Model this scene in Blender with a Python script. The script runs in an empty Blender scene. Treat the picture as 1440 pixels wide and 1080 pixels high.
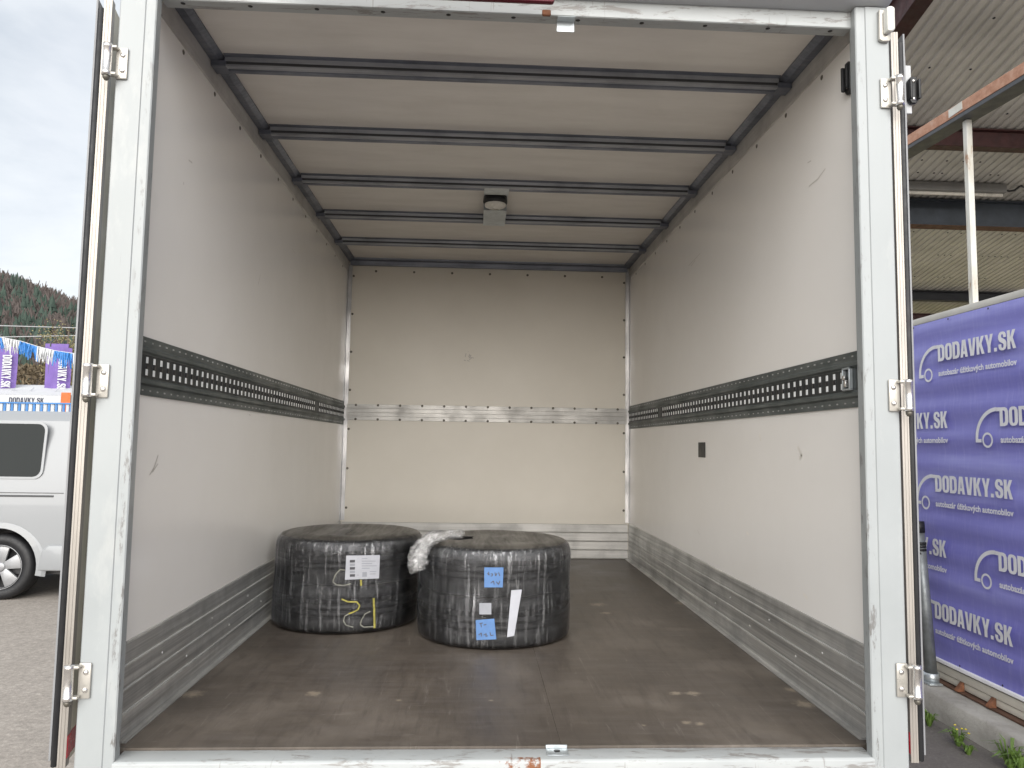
import bpy, bmesh, math, random
from mathutils import Vector, Matrix, noise
random.seed(7)
R = math.radians
S = bpy.context.scene
COL = S.collection

# ------------------------------------------------------------------ camera
YAW, PITCH, ROLL = 0.0487, 0.0819, 0.0148
FPX = 1036.77                                   # focal length in photo pixels (1440 wide)
CAMPOS = Vector((-0.0891, -2.0816, 0.8203))
_f = Vector((math.sin(YAW)*math.cos(PITCH), math.cos(YAW)*math.cos(PITCH), math.sin(PITCH)))
_r0 = Vector((math.cos(YAW), -math.sin(YAW), 0)); _u0 = _r0.cross(_f)
_r = math.cos(ROLL)*_r0 + math.sin(ROLL)*_u0
_u = -math.sin(ROLL)*_r0 + math.cos(ROLL)*_u0
cam = bpy.data.cameras.new('camera'); camo = bpy.data.objects.new('camera', cam); COL.objects.link(camo)
cam.sensor_width = 36; cam.lens = 36*FPX/1440; cam.clip_end = 5000; cam.clip_start = 0.02
camo.matrix_world = Matrix(((_r.x, _u.x, -_f.x, CAMPOS.x), (_r.y, _u.y, -_f.y, CAMPOS.y), (_r.z, _u.z, -_f.z, CAMPOS.z), (0, 0, 0, 1)))
S.camera = camo

# ------------------------------------------------------------------ sky, sun, exposure
SUN_EL, SUN_AZ = R(18), R(184)                  # azimuth clockwise from +Y: behind the camera, a little to the left
w = bpy.data.worlds.new('World'); S.world = w; w.use_nodes = True
nt = w.node_tree; nt.nodes.clear()
def N(t, kind, **kw):
    n = t.nodes.new(kind)
    for k, v in kw.items():
        if k in n.inputs.keys(): n.inputs[k].default_value = v
        else: setattr(n, k, v)
    return n
def lk(t, a, b): t.links.new(a, b)
sky = N(nt, 'ShaderNodeTexSky', sky_type='NISHITA', sun_disc=False, sun_elevation=SUN_EL, sun_rotation=SUN_AZ, air_density=1.0, dust_density=2.0)
bg1 = N(nt, 'ShaderNodeBackground', Strength=0.05); lk(nt, sky.outputs[0], bg1.inputs[0])
tc = N(nt, 'ShaderNodeTexCoord'); sp = N(nt, 'ShaderNodeSeparateXYZ'); lk(nt, tc.outputs['Generated'], sp.inputs[0])
mx = N(nt, 'ShaderNodeMath', operation='MAXIMUM'); lk(nt, sp.outputs[2], mx.inputs[0]); mx.inputs[1].default_value = 0.0
ad = N(nt, 'ShaderNodeMath', operation='ADD'); lk(nt, mx.outputs[0], ad.inputs[0]); ad.inputs[1].default_value = 0.16
dx = N(nt, 'ShaderNodeMath', operation='DIVIDE'); lk(nt, sp.outputs[0], dx.inputs[0]); lk(nt, ad.outputs[0], dx.inputs[1])
dy = N(nt, 'ShaderNodeMath', operation='DIVIDE'); lk(nt, sp.outputs[1], dy.inputs[0]); lk(nt, ad.outputs[0], dy.inputs[1])
cb = N(nt, 'ShaderNodeCombineXYZ'); lk(nt, dx.outputs[0], cb.inputs[0]); lk(nt, dy.outputs[0], cb.inputs[1])
cn = N(nt, 'ShaderNodeTexNoise', Scale=1.1, Detail=7.0, Roughness=0.55, Distortion=0.3); lk(nt, cb.outputs[0], cn.inputs['Vector'])
cr = N(nt, 'ShaderNodeValToRGB'); lk(nt, cn.outputs['Fac'], cr.inputs[0])
cr.color_ramp.elements[0].position = 0.36; cr.color_ramp.elements[0].color = (0.64, 0.685, 0.74, 1)
cr.color_ramp.elements[1].position = 0.56; cr.color_ramp.elements[1].color = (0.89, 0.91, 0.93, 1)
e = cr.color_ramp.elements.new(0.46); e.color = (0.80, 0.83, 0.865, 1)
bg2 = N(nt, 'ShaderNodeBackground', Strength=0.25); lk(nt, cr.outputs[0], bg2.inputs[0])
ms = N(nt, 'ShaderNodeMixShader', Fac=0.88); lk(nt, bg1.outputs[0], ms.inputs[1]); lk(nt, bg2.outputs[0], ms.inputs[2])
wo = N(nt, 'ShaderNodeOutputWorld'); lk(nt, ms.outputs[0], wo.inputs[0])
sl = bpy.data.lights.new('sun', 'SUN'); sl.energy = 1.5; sl.angle = R(80); sl.color = (1, 0.975, 0.94)
so = bpy.data.objects.new('sun', sl); COL.objects.link(so)
sd = Vector((math.sin(SUN_AZ)*math.cos(SUN_EL), math.cos(SUN_AZ)*math.cos(SUN_EL), math.sin(SUN_EL)))
so.rotation_euler = sd.to_track_quat('Z', 'Y').to_euler()
so.location = sd*30
S.view_settings.view_transform = 'Standard'; S.view_settings.look = 'None'
S.view_settings.exposure = 2.17; S.view_settings.gamma = 1
S.cycles.max_bounces = 10; S.cycles.diffuse_bounces = 7; S.cycles.transparent_max_bounces = 16
S.cycles.caustics_reflective = False; S.cycles.caustics_refractive = False

G = -0.88                                       # ground level; z = 0 is the truck's loading floor
def ray(x, y): return _f + _r*((x-720)/FPX) - _u*((y-540)/FPX)
def at(x, y, Y):                                 # photo pixel on the plane y = Y
    d = ray(x, y); return CAMPOS + d*((Y-CAMPOS.y)/d.y)
def atx(x, y, X):
    d = ray(x, y); return CAMPOS + d*((X-CAMPOS.x)/d.x)
def atz(x, y, Z):
    d = ray(x, y); return CAMPOS + d*((Z-CAMPOS.z)/d.z)

# ------------------------------------------------------------------ mesh helpers
class MB:
    def __init__(s): s.v = []; s.f = []; s.mi = []; s.sm = []
    def face(s, idx, m=0, smooth=False): s.f.append(tuple(idx)); s.mi.append(m); s.sm.append(smooth)
    def box(s, a, b, m=0, M=None):
        x0, y0, z0 = (min(a[i], b[i]) for i in range(3)); x1, y1, z1 = (max(a[i], b[i]) for i in range(3))
        n = len(s.v); P = [(x0,y0,z0),(x1,y0,z0),(x1,y1,z0),(x0,y1,z0),(x0,y0,z1),(x1,y0,z1),(x1,y1,z1),(x0,y1,z1)]
        s.v += [tuple(M @ Vector(p)) if M else p for p in P]
        for q in ((0,3,2,1),(4,5,6,7),(0,1,5,4),(1,2,6,5),(2,3,7,6),(3,0,4,7)): s.face([n+i for i in q], m)
        return s
    def prism(s, pts, axis, a, b, m=0, smooth=False, caps=True, M=None, closed=True):
        """pts: 2-D outline in the plane across `axis` ('x': (y,z), 'y': (x,z), 'z': (x,y))"""
        def put(p, t):
            q = {'x': (t, p[0], p[1]), 'y': (p[0], t, p[1]), 'z': (p[0], p[1], t)}[axis]
            return tuple(M @ Vector(q)) if M else q
        n = len(s.v); k = len(pts)
        s.v += [put(p, a) for p in pts] + [put(p, b) for p in pts]
        for i in range(k if closed else k-1):
            j = (i+1) % k; s.face((n+i, n+j, n+k+j, n+k+i), m, smooth)
        if caps and closed:
            s.face([n+i for i in range(k)][::-1], m); s.face([n+k+i for i in range(k)], m)
        return s
    def lathe(s, prof, c=(0,0,0), n=32, m=0, smooth=True, axis='z', M=None, closed=False):
        b = len(s.v); k = len(prof)
        for i in range(n):
            a = 2*math.pi*i/n
            for r_, h in prof:
                u, v = r_*math.cos(a), r_*math.sin(a)
                p = {'z': (u, v, h), 'y': (u, h, v), 'x': (h, u, v)}[axis]
                p = (p[0]+c[0], p[1]+c[1], p[2]+c[2]); s.v.append(tuple(M @ Vector(p)) if M else p)
        for i in range(n):
            j = (i+1) % n
            for t in range(k if closed else k-1):
                t2 = (t+1) % k
                s.face((b+i*k+t, b+j*k+t, b+j*k+t2, b+i*k+t2), m, smooth)
        return s
    def tube(s, pts, r, n=8, m=0, cap=True):
        pts = [Vector(p) for p in pts]; rings = []
        rs = r if isinstance(r, (list, tuple)) else [r]*len(pts)
        for i, p in enumerate(pts):
            d = (pts[min(i+1, len(pts)-1)]-pts[max(i-1, 0)]).normalized()
            a = d.orthogonal().normalized() if i == 0 else (a-d*a.dot(d)).normalized()
            b2 = d.cross(a); b = len(s.v); rings.append(b)
            for k in range(n):
                t = 2*math.pi*k/n; s.v.append(tuple(p+(a*math.cos(t)+b2*math.sin(t))*rs[i]))
        for i in range(len(rings)-1):
            for k in range(n):
                k2 = (k+1) % n; s.face((rings[i]+k, rings[i]+k2, rings[i+1]+k2, rings[i+1]+k), m, True)
        if cap:
            s.face([rings[0]+k for k in range(n)][::-1], m); s.face([rings[-1]+k for k in range(n)], m)
        return s
    def quad(s, a, b, c, d, m=0, smooth=False):
        n = len(s.v); s.v += [tuple(a), tuple(b), tuple(c), tuple(d)]; s.face((n, n+1, n+2, n+3), m, smooth); return s
    def mesh(s, name, mats, bevel=0, seg=2, origin=None, fix=True):
        me = bpy.data.meshes.new(name)
        if origin is None:
            xs, ys, zs = zip(*s.v); origin = Vector(((min(xs)+max(xs))/2, (min(ys)+max(ys))/2, min(zs)))
        me.from_pydata([tuple(Vector(p)-origin) for p in s.v], [], s.f)
        for mt in (mats if isinstance(mats, (list, tuple)) else [mats]): me.materials.append(MAT[mt] if isinstance(mt, str) else mt)
        me.polygons.foreach_set('material_index', s.mi); me.polygons.foreach_set('use_smooth', s.sm)
        bm = bmesh.new(); bm.from_mesh(me)
        if fix: bmesh.ops.recalc_face_normals(bm, faces=bm.faces)
        if bevel:
            es = [e_ for e_ in bm.edges if len(e_.link_faces) == 2 and e_.calc_face_angle(0) > 0.5]
            bmesh.ops.bevel(bm, geom=es, offset=bevel, segments=seg, profile=0.5, affect='EDGES', clamp_overlap=True)
            for f_ in bm.faces: f_.smooth = True
            bm.normal_update()
        bm.to_mesh(me); bm.free()
        if bevel:
            try: me.set_sharp_from_angle(angle=R(40))
            except Exception: pass
        me.update()
        return me, origin
    def build(s, name, mats, parent=None, bevel=0, seg=2, fix=True):
        me, o = s.mesh(name, mats, bevel, seg, fix=fix)
        return link(name, me, o, parent)
WPOS = {}
def link(name, me, loc, parent=None):
    ob = bpy.data.objects.new(name, me); COL.objects.link(ob)
    loc = Vector(loc); WPOS[ob] = loc
    if parent is not None:
        ob.parent = parent; ob.location = loc - WPOS[parent]
    else: ob.location = loc
    return ob
def tag(o, label, cat, group=None):
    o['label'] = label; o['category'] = cat
    if group: o['group'] = group
    return o
def thing(name, loc, label, cat, group=None):
    return tag(link(name, None, loc), label, cat, group)
def struct(o): o['kind'] = 'structure'; return o
def stuff(o): o['kind'] = 'stuff'; return o

# ------------------------------------------------------------------ materials
MAT = {}
def new_mat(name):
    m = bpy.data.materials.new(name); m.use_nodes = True; t = m.node_tree; t.nodes.clear()
    o = N(t, 'ShaderNodeOutputMaterial'); p = N(t, 'ShaderNodeBsdfPrincipled'); lk(t, p.outputs[0], o.inputs[0])
    MAT[name] = m; return m, t, p
def vec(t, scale=(1,1,1), coord='Object'):
    if coord == 'World': src = N(t, 'ShaderNodeNewGeometry').outputs['Position']
    else: src = N(t, 'ShaderNodeTexCoord').outputs[coord]
    mp = N(t, 'ShaderNodeMapping'); mp.inputs['Scale'].default_value = scale; lk(t, src, mp.inputs[0]); return mp.outputs[0]
def noise_n(t, scale, detail=4, rough=.55, sc=(1,1,1), coord='World', dist=0.0):
    n = N(t, 'ShaderNodeTexNoise', Scale=scale, Detail=detail, Roughness=rough, Distortion=dist)
    lk(t, vec(t, sc, coord), n.inputs['Vector']); return n.outputs['Fac']
def ramp(t, fac, stops):
    r_ = N(t, 'ShaderNodeValToRGB'); lk(t, fac, r_.inputs[0]); els = r_.color_ramp.elements
    while len(els) < len(stops): els.new(0.5)
    for e_, (p, c) in zip(els, stops):
        e_.position = p; e_.color = (c, c, c, 1) if isinstance(c, (int, float)) else (*c, 1)
    return r_.outputs[0]
def mix(t, fac, a, b, mode='MIX'):
    m = N(t, 'ShaderNodeMix', data_type='RGBA', blend_type=mode)
    for k, v in ((0, fac), (6, a), (7, b)):
        if isinstance(v, (int, float)): m.inputs[k].default_value = v if k == 0 else (v, v, v, 1)
        elif isinstance(v, tuple): m.inputs[k].default_value = (*v, 1)
        else: lk(t, v, m.inputs[k])
    return m.outputs[2]
def math_n(t, op, a, b=0.0):
    m = N(t, 'ShaderNodeMath', operation=op)
    for k, v in ((0, a), (1, b)):
        if isinstance(v, (int, float)): m.inputs[k].default_value = v
        else: lk(t, v, m.inputs[k])
    return m.outputs[0]
def bump(t, p, h, strength=.2, dist=.01):
    b = N(t, 'ShaderNodeBump', Strength=strength, Distance=dist); lk(t, h, b.inputs['Height']); lk(t, b.outputs[0], p.inputs['Normal'])
def simple(name, col, rough=.5, metal=0.0, var=.12, scale=6, bmp=0, bscale=80, rvar=.1, sc=(1,1,1), spec=.5, coat=0):
    m, t, p = new_mat(name)
    n = noise_n(t, scale, 5, .6, sc)
    lo = tuple(c*(1-var) for c in col); hi = tuple(min(1, c*(1+var)) for c in col)
    lk(t, ramp(t, n, [(.3, lo), (.7, hi)]), p.inputs['Base Color'])
    rr = ramp(t, noise_n(t, scale*2.3, 4, .6, sc), [(.3, max(0, rough-rvar)), (.7, min(1, rough+rvar))]); lk(t, rr, p.inputs['Roughness'])
    p.inputs['Metallic'].default_value = metal; p.inputs['Specular IOR Level'].default_value = spec; p.inputs['Coat Weight'].default_value = coat
    if bmp: bump(t, p, noise_n(t, bscale, 4, .6, sc), bmp, .004)
    return m, t, p

# interior wall panels: glossy white sheet with faint stains and hairline scuffs
m, t, p = new_mat('wall_sheet')
base = ramp(t, noise_n(t, 1.3, 5, .6), [(.3, (.83, .805, .77)), (.7, (.87, .85, .82))])
lk(t, base, p.inputs['Base Color'])
lk(t, ramp(t, noise_n(t, 3, 5, .6), [(.3, .19), (.75, .255)]), p.inputs['Roughness'])
bump(t, p, noise_n(t, 2.2, 2, .5), .12, .02)
m, t, p = new_mat('back_sheet')
base = ramp(t, noise_n(t, 1.6, 5, .6), [(.3, (.70, .665, .595)), (.7, (.76, .725, .655))])
lk(t, base, p.inputs['Base Color']); p.inputs['Roughness'].default_value = .42
bump(t, p, noise_n(t, 3, 2, .5), .08, .02)
m, t, p = new_mat('ceiling_sheet')
base = ramp(t, noise_n(t, 5, 6, .65, (.5, 2.2, 1)), [(.3, (.69, .655, .61)), (.55, (.75, .715, .67)), (.75, (.79, .755, .71))])
stn = ramp(t, noise_n(t, 2.1, 4, .6, dist=.6), [(.62, 0.0), (.72, .35)])
lk(t, mix(t, stn, base, (.70, .66, .60)), p.inputs['Base Color'])
lk(t, ramp(t, noise_n(t, 4, 4, .6), [(.3, .17), (.7, .24)]), p.inputs['Roughness'])
# brushed aluminium extrusions, streaky and dirty
def alu(name, c0, c1, streak, rough=.42, metal=.85):
    m, t, p = new_mat(name)
    a = noise_n(t, 22, 5, .65, streak); b = noise_n(t, 5, 5, .6)
    c = ramp(t, a, [(.3, c0), (.7, c1)])
    d = ramp(t, b, [(.45, 0.0), (.75, .55)])
    lk(t, mix(t, d, c, tuple(x*.55 for x in c0)), p.inputs['Base Color'])
    lk(t, ramp(t, b, [(.3, rough-.08), (.7, rough+.16)]), p.inputs['Roughness'])
    p.inputs['Metallic'].default_value = metal; bump(t, p, a, .12, .002)
alu('alu_side', (.38, .38, .375), (.82, .82, .80), (3, .05, 3), .4, .75)
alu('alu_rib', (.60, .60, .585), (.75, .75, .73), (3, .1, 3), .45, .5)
alu('alu_back', (.52, .515, .50), (.68, .67, .65), (.08, 3, 3), .5, .5)
alu('alu_trim', (.42, .42, .43), (.62, .61, .61), (2, 2, .3), .4)
alu('rail_top', (.50, .485, .465), (.62, .605, .58), (3, .1, 3), .45, .3)
alu('beam_steel', (.17, .185, .225), (.27, .285, .33), (.1, 3, 3), .4, .6)
alu('beam_lit', (.30, .315, .345), (.44, .455, .485), (.1, 3, 3), .42, .5)
alu('track_steel', (.10, .115, .112), (.18, .20, .195), (3, .2, 3), .48, .55)
simple('track_dark', (.035, .04, .042), .5, .4)
simple('slot_bright', (.80, .82, .82), .35, 0)
simple('black', (.012, .012, .013), .45, 0, var=.3)
simple('screw', (.13, .12, .10), .45, .5)
simple('galv', (.52, .56, .58), .38, .7, scale=30)
simple('pipe_steel', (.20, .215, .22), .45, .5, scale=12, var=.3); simple('chrome', (.72, .70, .68), .22, .9, scale=20, rvar=.08)
simple('hinge_plate', (.48, .46, .42), .35, .45, scale=18)
simple('lamp_lens', (.74, .72, .66), .3)
simple('rubber', (.010, .0105, .012), .55, 0, var=.3, scale=12)
simple('grey_rubber', (.22, .225, .235), .5, 0)
simple('door_skin', (.72, .68, .56), .4, 0, var=.08, scale=4)
simple('door_edge', (.36, .335, .305), .38, .35, scale=14, sc=(1, 1, .15))
simple('reflective_red', (.45, .012, .03), .3)
simple('lamp_red', (.10, .005, .015), .4, coat=.2)
simple('lamp_clear', (.62, .62, .58), .2, coat=.5)
simple('body_white', (.42, .43, .44), .35, scale=3, var=.05)
# white painted rear frame with chips, scratches and rust
m, t, p = new_mat('frame_paint')
geo = N(t, 'ShaderNodeNewGeometry'); sx = N(t, 'ShaderNodeSeparateXYZ'); lk(t, geo.outputs['Position'], sx.inputs[0])
base = ramp(t, noise_n(t, 3, 5, .6), [(.3, (.30, .32, .325)), (.7, (.335, .355, .36))])
grime = ramp(t, noise_n(t, 7, 6, .7, (1, 1, .35)), [(.55, 0.0), (.8, .35)])
base = mix(t, grime, base, (.60, .585, .55))
ax = math_n(t, 'ABSOLUTE', sx.outputs[0])
edge = ramp(t, ax, [(.0, .0), (.995/1.2, 0.0), (1.0/1.2, 1.0), (1.014/1.2, 1.0), (1.026/1.2, .0)])
N_ = math_n(t, 'DIVIDE', ax, 1.2); t.links.new(N_, edge.node.inputs[0])
lowz = ramp(t, math_n(t, 'DIVIDE', sx.outputs[2], 2.2), [(.0, 1.0), (.45, .75), (1.0, .35)])
chipn = ramp(t, noise_n(t, 42, 6, .75, (1, 1, .22)), [(.555, 0.0), (.61, 1.0)])
chip = math_n(t, 'MULTIPLY', math_n(t, 'MULTIPLY', edge, lowz), chipn)
scr = ramp(t, noise_n(t, 30, 4, .7, (2.5, 2.5, .06), dist=.4), [(.70, 0.0), (.73, .8)])
chip = math_n(t, 'MAXIMUM', chip, math_n(t, 'MULTIPLY', scr, .7))
lk(t, mix(t, chip, base, (.16, .155, .15)), p.inputs['Base Color'])
lk(t, ramp(t, noise_n(t, 6, 4, .6), [(.3, .28), (.7, .45)]), p.inputs['Roughness'])
bump(t, p, noise_n(t, 25, 3, .5), .04, .004)
# sill and header paint, knocked about by loading
m, t, p = new_mat('sill_paint')
geo = N(t, 'ShaderNodeNewGeometry'); sx = N(t, 'ShaderNodeSeparateXYZ'); lk(t, geo.outputs['Position'], sx.inputs[0])
base = ramp(t, noise_n(t, 4, 5, .6), [(.3, (.36, .38, .385)), (.7, (.42, .44, .44))])
sc1 = ramp(t, noise_n(t, 26, 6, .75, (.25, 1.2, 1.5), dist=.5), [(.54, 0.0), (.60, .9)])
sc2 = ramp(t, noise_n(t, 40, 3, .6, (1.6, .1, .1)), [(.66, 0.0), (.70, .7)])
c = mix(t, math_n(t, 'MAXIMUM', sc1, sc2), base, (.23, .22, .21))
hx = N(t, 'ShaderNodeMath', operation='COMPARE'); lk(t, sx.outputs[0], hx.inputs[0]); hx.inputs[1].default_value = .045; hx.inputs[2].default_value = .055
ru = math_n(t, 'MULTIPLY', hx.outputs[0], ramp(t, noise_n(t, 24, 5, .7), [(.44, 0.0), (.54, 1.0)]))
ly = N(t, 'ShaderNodeMath', operation='LESS_THAN'); lk(t, sx.outputs[1], ly.inputs[0]); ly.inputs[1].default_value = -.05
ru = math_n(t, 'MULTIPLY', ru, ly.outputs[0])
lk(t, mix(t, ru, c, (.20, .075, .03)), p.inputs['Base Color']); p.inputs['Roughness'].default_value = .42
bump(t, p, sc1, -.2, .002)
# phenolic plywood floor
m, t, p = new_mat('floor_ply')
a = noise_n(t, 2.2, 6, .65); b = noise_n(t, 26, 5, .7, (.12, 1, 1)); d = noise_n(t, 26, 5, .7, (1, .12, 1))
c = ramp(t, a, [(.25, (.052, .043, .037)), (.5, (.090, .075, .061)), (.75, (.185, .16, .135))])
c = mix(t, ramp(t, b, [(.45, 0.0), (.72, .6)]), c, (.125, .108, .096))
c = mix(t, ramp(t, d, [(.5, 0.0), (.75, .55)]), c, (.038, .031, .027))
s1 = ramp(t, noise_n(t, 11, 5, .75, (3.5, .22, 1), dist=1.2), [(.61, 0.0), (.69, .55)])
s2 = ramp(t, noise_n(t, 13, 5, .75, (.2, 3.0, 1), dist=1.4), [(.61, 0.0), (.69, .5)])
c = mix(t, math_n(t, 'MAXIMUM', s1, s2), c, (.19, .168, .148))
sp_ = ramp(t, noise_n(t, 5.2, 5, .7, (1, 1, 1)), [(.76, 0.0), (.80, .5)])
c = mix(t, sp_, c, (.40, .33, .25))
pos = N(t, 'ShaderNodeNewGeometry').outputs['Position']; wn = noise_n(t, 45, 6, .75); wear = None
for px, py, r_ in ((272, 976, .045), (440, 975, .035), (840, 850, .06), (950, 975, .028), (966, 1016, .022), (985, 1018, .02), (1115, 970, .035), (1131, 990, .045), (960, 848, .06), (852, 862, .035), (690, 985, .012), (905, 1020, .012), (1180, 1005, .03), (975, 975, .03), (560, 985, .015)):
    q = atz(px, py, 0); ds = N(t, 'ShaderNodeVectorMath', operation='DISTANCE'); lk(t, pos, ds.inputs[0]); ds.inputs[1].default_value = (q.x, q.y, 0)
    v_ = math_n(t, 'SUBTRACT', 1.0, math_n(t, 'DIVIDE', ds.outputs['Value'], r_*1.5)); wear = v_ if wear is None else math_n(t, 'MAXIMUM', wear, v_)
wm = ramp(t, math_n(t, 'ADD', math_n(t, 'MULTIPLY', wear, .55), math_n(t, 'MULTIPLY', wn, .8)), [(.64, 0.0), (.88, .6)])
gate = N(t, 'ShaderNodeMath', operation='GREATER_THAN'); lk(t, wear, gate.inputs[0]); gate.inputs[1].default_value = 0.0
c = mix(t, math_n(t, 'MULTIPLY', wm, gate.outputs[0]), c, (.34, .285, .215))
lk(t, c, p.inputs['Base Color']); lk(t, ramp(t, a, [(.3, .34), (.7, .55)]), p.inputs['Roughness'])
bump(t, p, d, .15, .003)
simple('scuff_dark', (.10, .095, .09), .6); simple('scuff_grey', (.50, .475, .44), .5); simple('scuff_pale', (.70, .67, .62), .6); simple('rust', (.17, .07, .035), .85, scale=30, var=.5, bmp=.4)
simple('paper', (.40, .41, .45), .6, var=.06, scale=20, bmp=.3, bscale=60); simple('ink', (.06, .06, .07), .6); simple('ink_grey', (.27, .28, .31), .6)
simple('blue_note', (.085, .18, .38), .65, var=.1, scale=30); simple('chalk_yellow', (.30, .27, .06), .7, scale=60, var=.4); simple('chalk_white', (.20, .20, .17), .7, scale=60, var=.4)
# stretch film: mostly clear, with milky vertical streaks
m = bpy.data.materials.new('stretch_film'); m.use_nodes = True; MAT['stretch_film'] = m; t = m.node_tree; t.nodes.clear()
o = N(t, 'ShaderNodeOutputMaterial'); tr = N(t, 'ShaderNodeBsdfTransparent'); p = N(t, 'ShaderNodeBsdfPrincipled')
p.inputs['Base Color'].default_value = (.22, .225, .235, 1); p.inputs['Roughness'].default_value = .16; p.inputs['Specular IOR Level'].default_value = .9
st = noise_n(t, 75, 6, .75, (1, 1, .05), dist=.3); st2 = noise_n(t, 4.5, 4, .6, (1, 1, .35)); hz = noise_n(t, 9, 3, .6, (.3, .3, 4))
milk = math_n(t, 'ADD', ramp(t, st, [(.50, .0), (.72, .36)]), ramp(t, st2, [(.5, 0.0), (.8, .07)]))
milk = math_n(t, 'ADD', milk, ramp(t, hz, [(.55, 0.0), (.8, .06)]))
df = N(t, 'ShaderNodeBsdfDiffuse'); df.inputs[0].default_value = (.16, .163, .168, 1)
gl = N(t, 'ShaderNodeBsdfGlossy'); gl.inputs['Color'].default_value = (.95, .96, 1, 1); gl.inputs['Roughness'].default_value = .17
bb = N(t, 'ShaderNodeBump', Strength=.8, Distance=.008); lk(t, st, bb.inputs['Height']); lk(t, bb.outputs[0], gl.inputs['Normal']); lk(t, bb.outputs[0], df.inputs['Normal'])
m1 = N(t, 'ShaderNodeMixShader'); lk(t, milk, m1.inputs[0]); lk(t, tr.outputs[0], m1.inputs[1]); lk(t, df.outputs[0], m1.inputs[2])
fr_ = N(t, 'ShaderNodeFresnel', IOR=1.55); gf = math_n(t, 'ADD', math_n(t, 'MULTIPLY', fr_.outputs[0], 1.2), ramp(t, st, [(.52, .0), (.72, .38)]))
mm = N(t, 'ShaderNodeMixShader'); lk(t, gf, mm.inputs[0]); lk(t, m1.outputs[0], mm.inputs[1]); lk(t, gl.outputs[0], mm.inputs[2]); lk(t, mm.outputs[0], o.inputs[0])
t.nodes.remove(p)
m = bpy.data.materials.new('film_top'); m.use_nodes = True; MAT['film_top'] = m; t = m.node_tree; t.nodes.clear()
o = N(t, 'ShaderNodeOutputMaterial'); tr = N(t, 'ShaderNodeBsdfTransparent'); p = N(t, 'ShaderNodeBsdfPrincipled')
p.inputs['Base Color'].default_value = (.095, .088, .078, 1); p.inputs['Roughness'].default_value = .3; p.inputs['Specular IOR Level'].default_value = .7
st = noise_n(t, 16, 5, .7, (1, .12, 1), dist=.3)
bb = N(t, 'ShaderNodeBump', Strength=.5, Distance=.006); lk(t, st, bb.inputs['Height']); lk(t, bb.outputs[0], p.inputs['Normal'])
mm = N(t, 'ShaderNodeMixShader'); lk(t, ramp(t, st, [(.35, .45), (.65, .95)]), mm.inputs[0]); lk(t, tr.outputs[0], mm.inputs[1]); lk(t, p.outputs[0], mm.inputs[2]); lk(t, mm.outputs[0], o.inputs[0])
m = bpy.data.materials.new('film_crumple'); m.use_nodes = True; MAT['film_crumple'] = m; t = m.node_tree; t.nodes.clear()
o = N(t, 'ShaderNodeOutputMaterial'); tr = N(t, 'ShaderNodeBsdfTransparent'); p = N(t, 'ShaderNodeBsdfPrincipled')
p.inputs['Base Color'].default_value = (.20, .205, .21, 1); p.inputs['Roughness'].default_value = .1; p.inputs['Specular IOR Level'].default_value = 1.0
cn_ = noise_n(t, 42, 4, .6, dist=1.2); bb = N(t, 'ShaderNodeBump', Strength=1.0, Distance=.012); lk(t, cn_, bb.inputs['Height'])
gl = N(t, 'ShaderNodeBsdfGlossy'); gl.inputs['Roughness'].default_value = .12; lk(t, bb.outputs[0], gl.inputs['Normal'])
df = N(t, 'ShaderNodeBsdfDiffuse'); df.inputs[0].default_value = (.5, .5, .51, 1)
m1 = N(t, 'ShaderNodeMixShader'); lk(t, ramp(t, cn_, [(.45, .04), (.66, .28)]), m1.inputs[0]); lk(t, tr.outputs[0], m1.inputs[1]); lk(t, df.outputs[0], m1.inputs[2])
mm = N(t, 'ShaderNodeMixShader', Fac=.22); lk(t, m1.outputs[0], mm.inputs[1]); lk(t, gl.outputs[0], mm.inputs[2]); lk(t, mm.outputs[0], o.inputs[0]); t.nodes.remove(p)
# outdoors
m, t, p = new_mat('asphalt')
a = noise_n(t, .35, 6, .65); b = noise_n(t, 28, 4, .8); d = noise_n(t, 6, 5, .65)
c = ramp(t, a, [(.3, (.33, .295, .26)), (.7, (.47, .425, .38))])
c = mix(t, ramp(t, b, [(.35, .55), (.7, 0.0)]), c, (.13, .118, .105))
c = mix(t, ramp(t, b, [(.62, 0.0), (.76, .6)]), c, (.58, .53, .475))
c = mix(t, ramp(t, d, [(.5, 0.0), (.8, .4)]), c, (.19, .168, .147))
lk(t, c, p.inputs['Base Color']); p.inputs['Roughness'].default_value = .9; bump(t, p, b, .6, .012)
m, t, p = new_mat('asphalt_dark')
a = noise_n(t, 1.2, 6, .65); b = noise_n(t, 60, 4, .8)
c = ramp(t, a, [(.3, (.115, .104, .094)), (.7, (.17, .155, .14))])
c = mix(t, ramp(t, b, [(.55, 0.0), (.75, .6)]), c, (.30, .275, .25)); c = mix(t, ramp(t, b, [(.3, .5), (.45, 0.0)]), c, (.05, .046, .042))
lk(t, c, p.inputs['Base Color']); p.inputs['Roughness'].default_value = .9; bump(t, p, b, .6, .01)
m, t, p = new_mat('concrete')
a = noise_n(t, 3, 7, .7); b = noise_n(t, 40, 4, .7)
c = ramp(t, a, [(.3, (.24, .225, .205)), (.55, (.36, .345, .315)), (.75, (.44, .42, .385))])
c = mix(t, ramp(t, b, [(.6, 0.0), (.75, .5)]), c, (.15, .14, .125))
lk(t, c, p.inputs['Base Color']); p.inputs['Roughness'].default_value = .9; bump(t, p, b, .5, .01)
simple('panel_cream', (.56, .53, .46), .5, scale=2.5, var=.14, sc=(1, 1, .5)); simple('panel_cap', (.55, .535, .49), .45, scale=5)
m, t, p = new_mat('banner')
a = noise_n(t, 1.4, 5, .6, (1, .25, 2.4)); b = noise_n(t, 60, 3, .6, (1, 1, .05))
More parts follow.
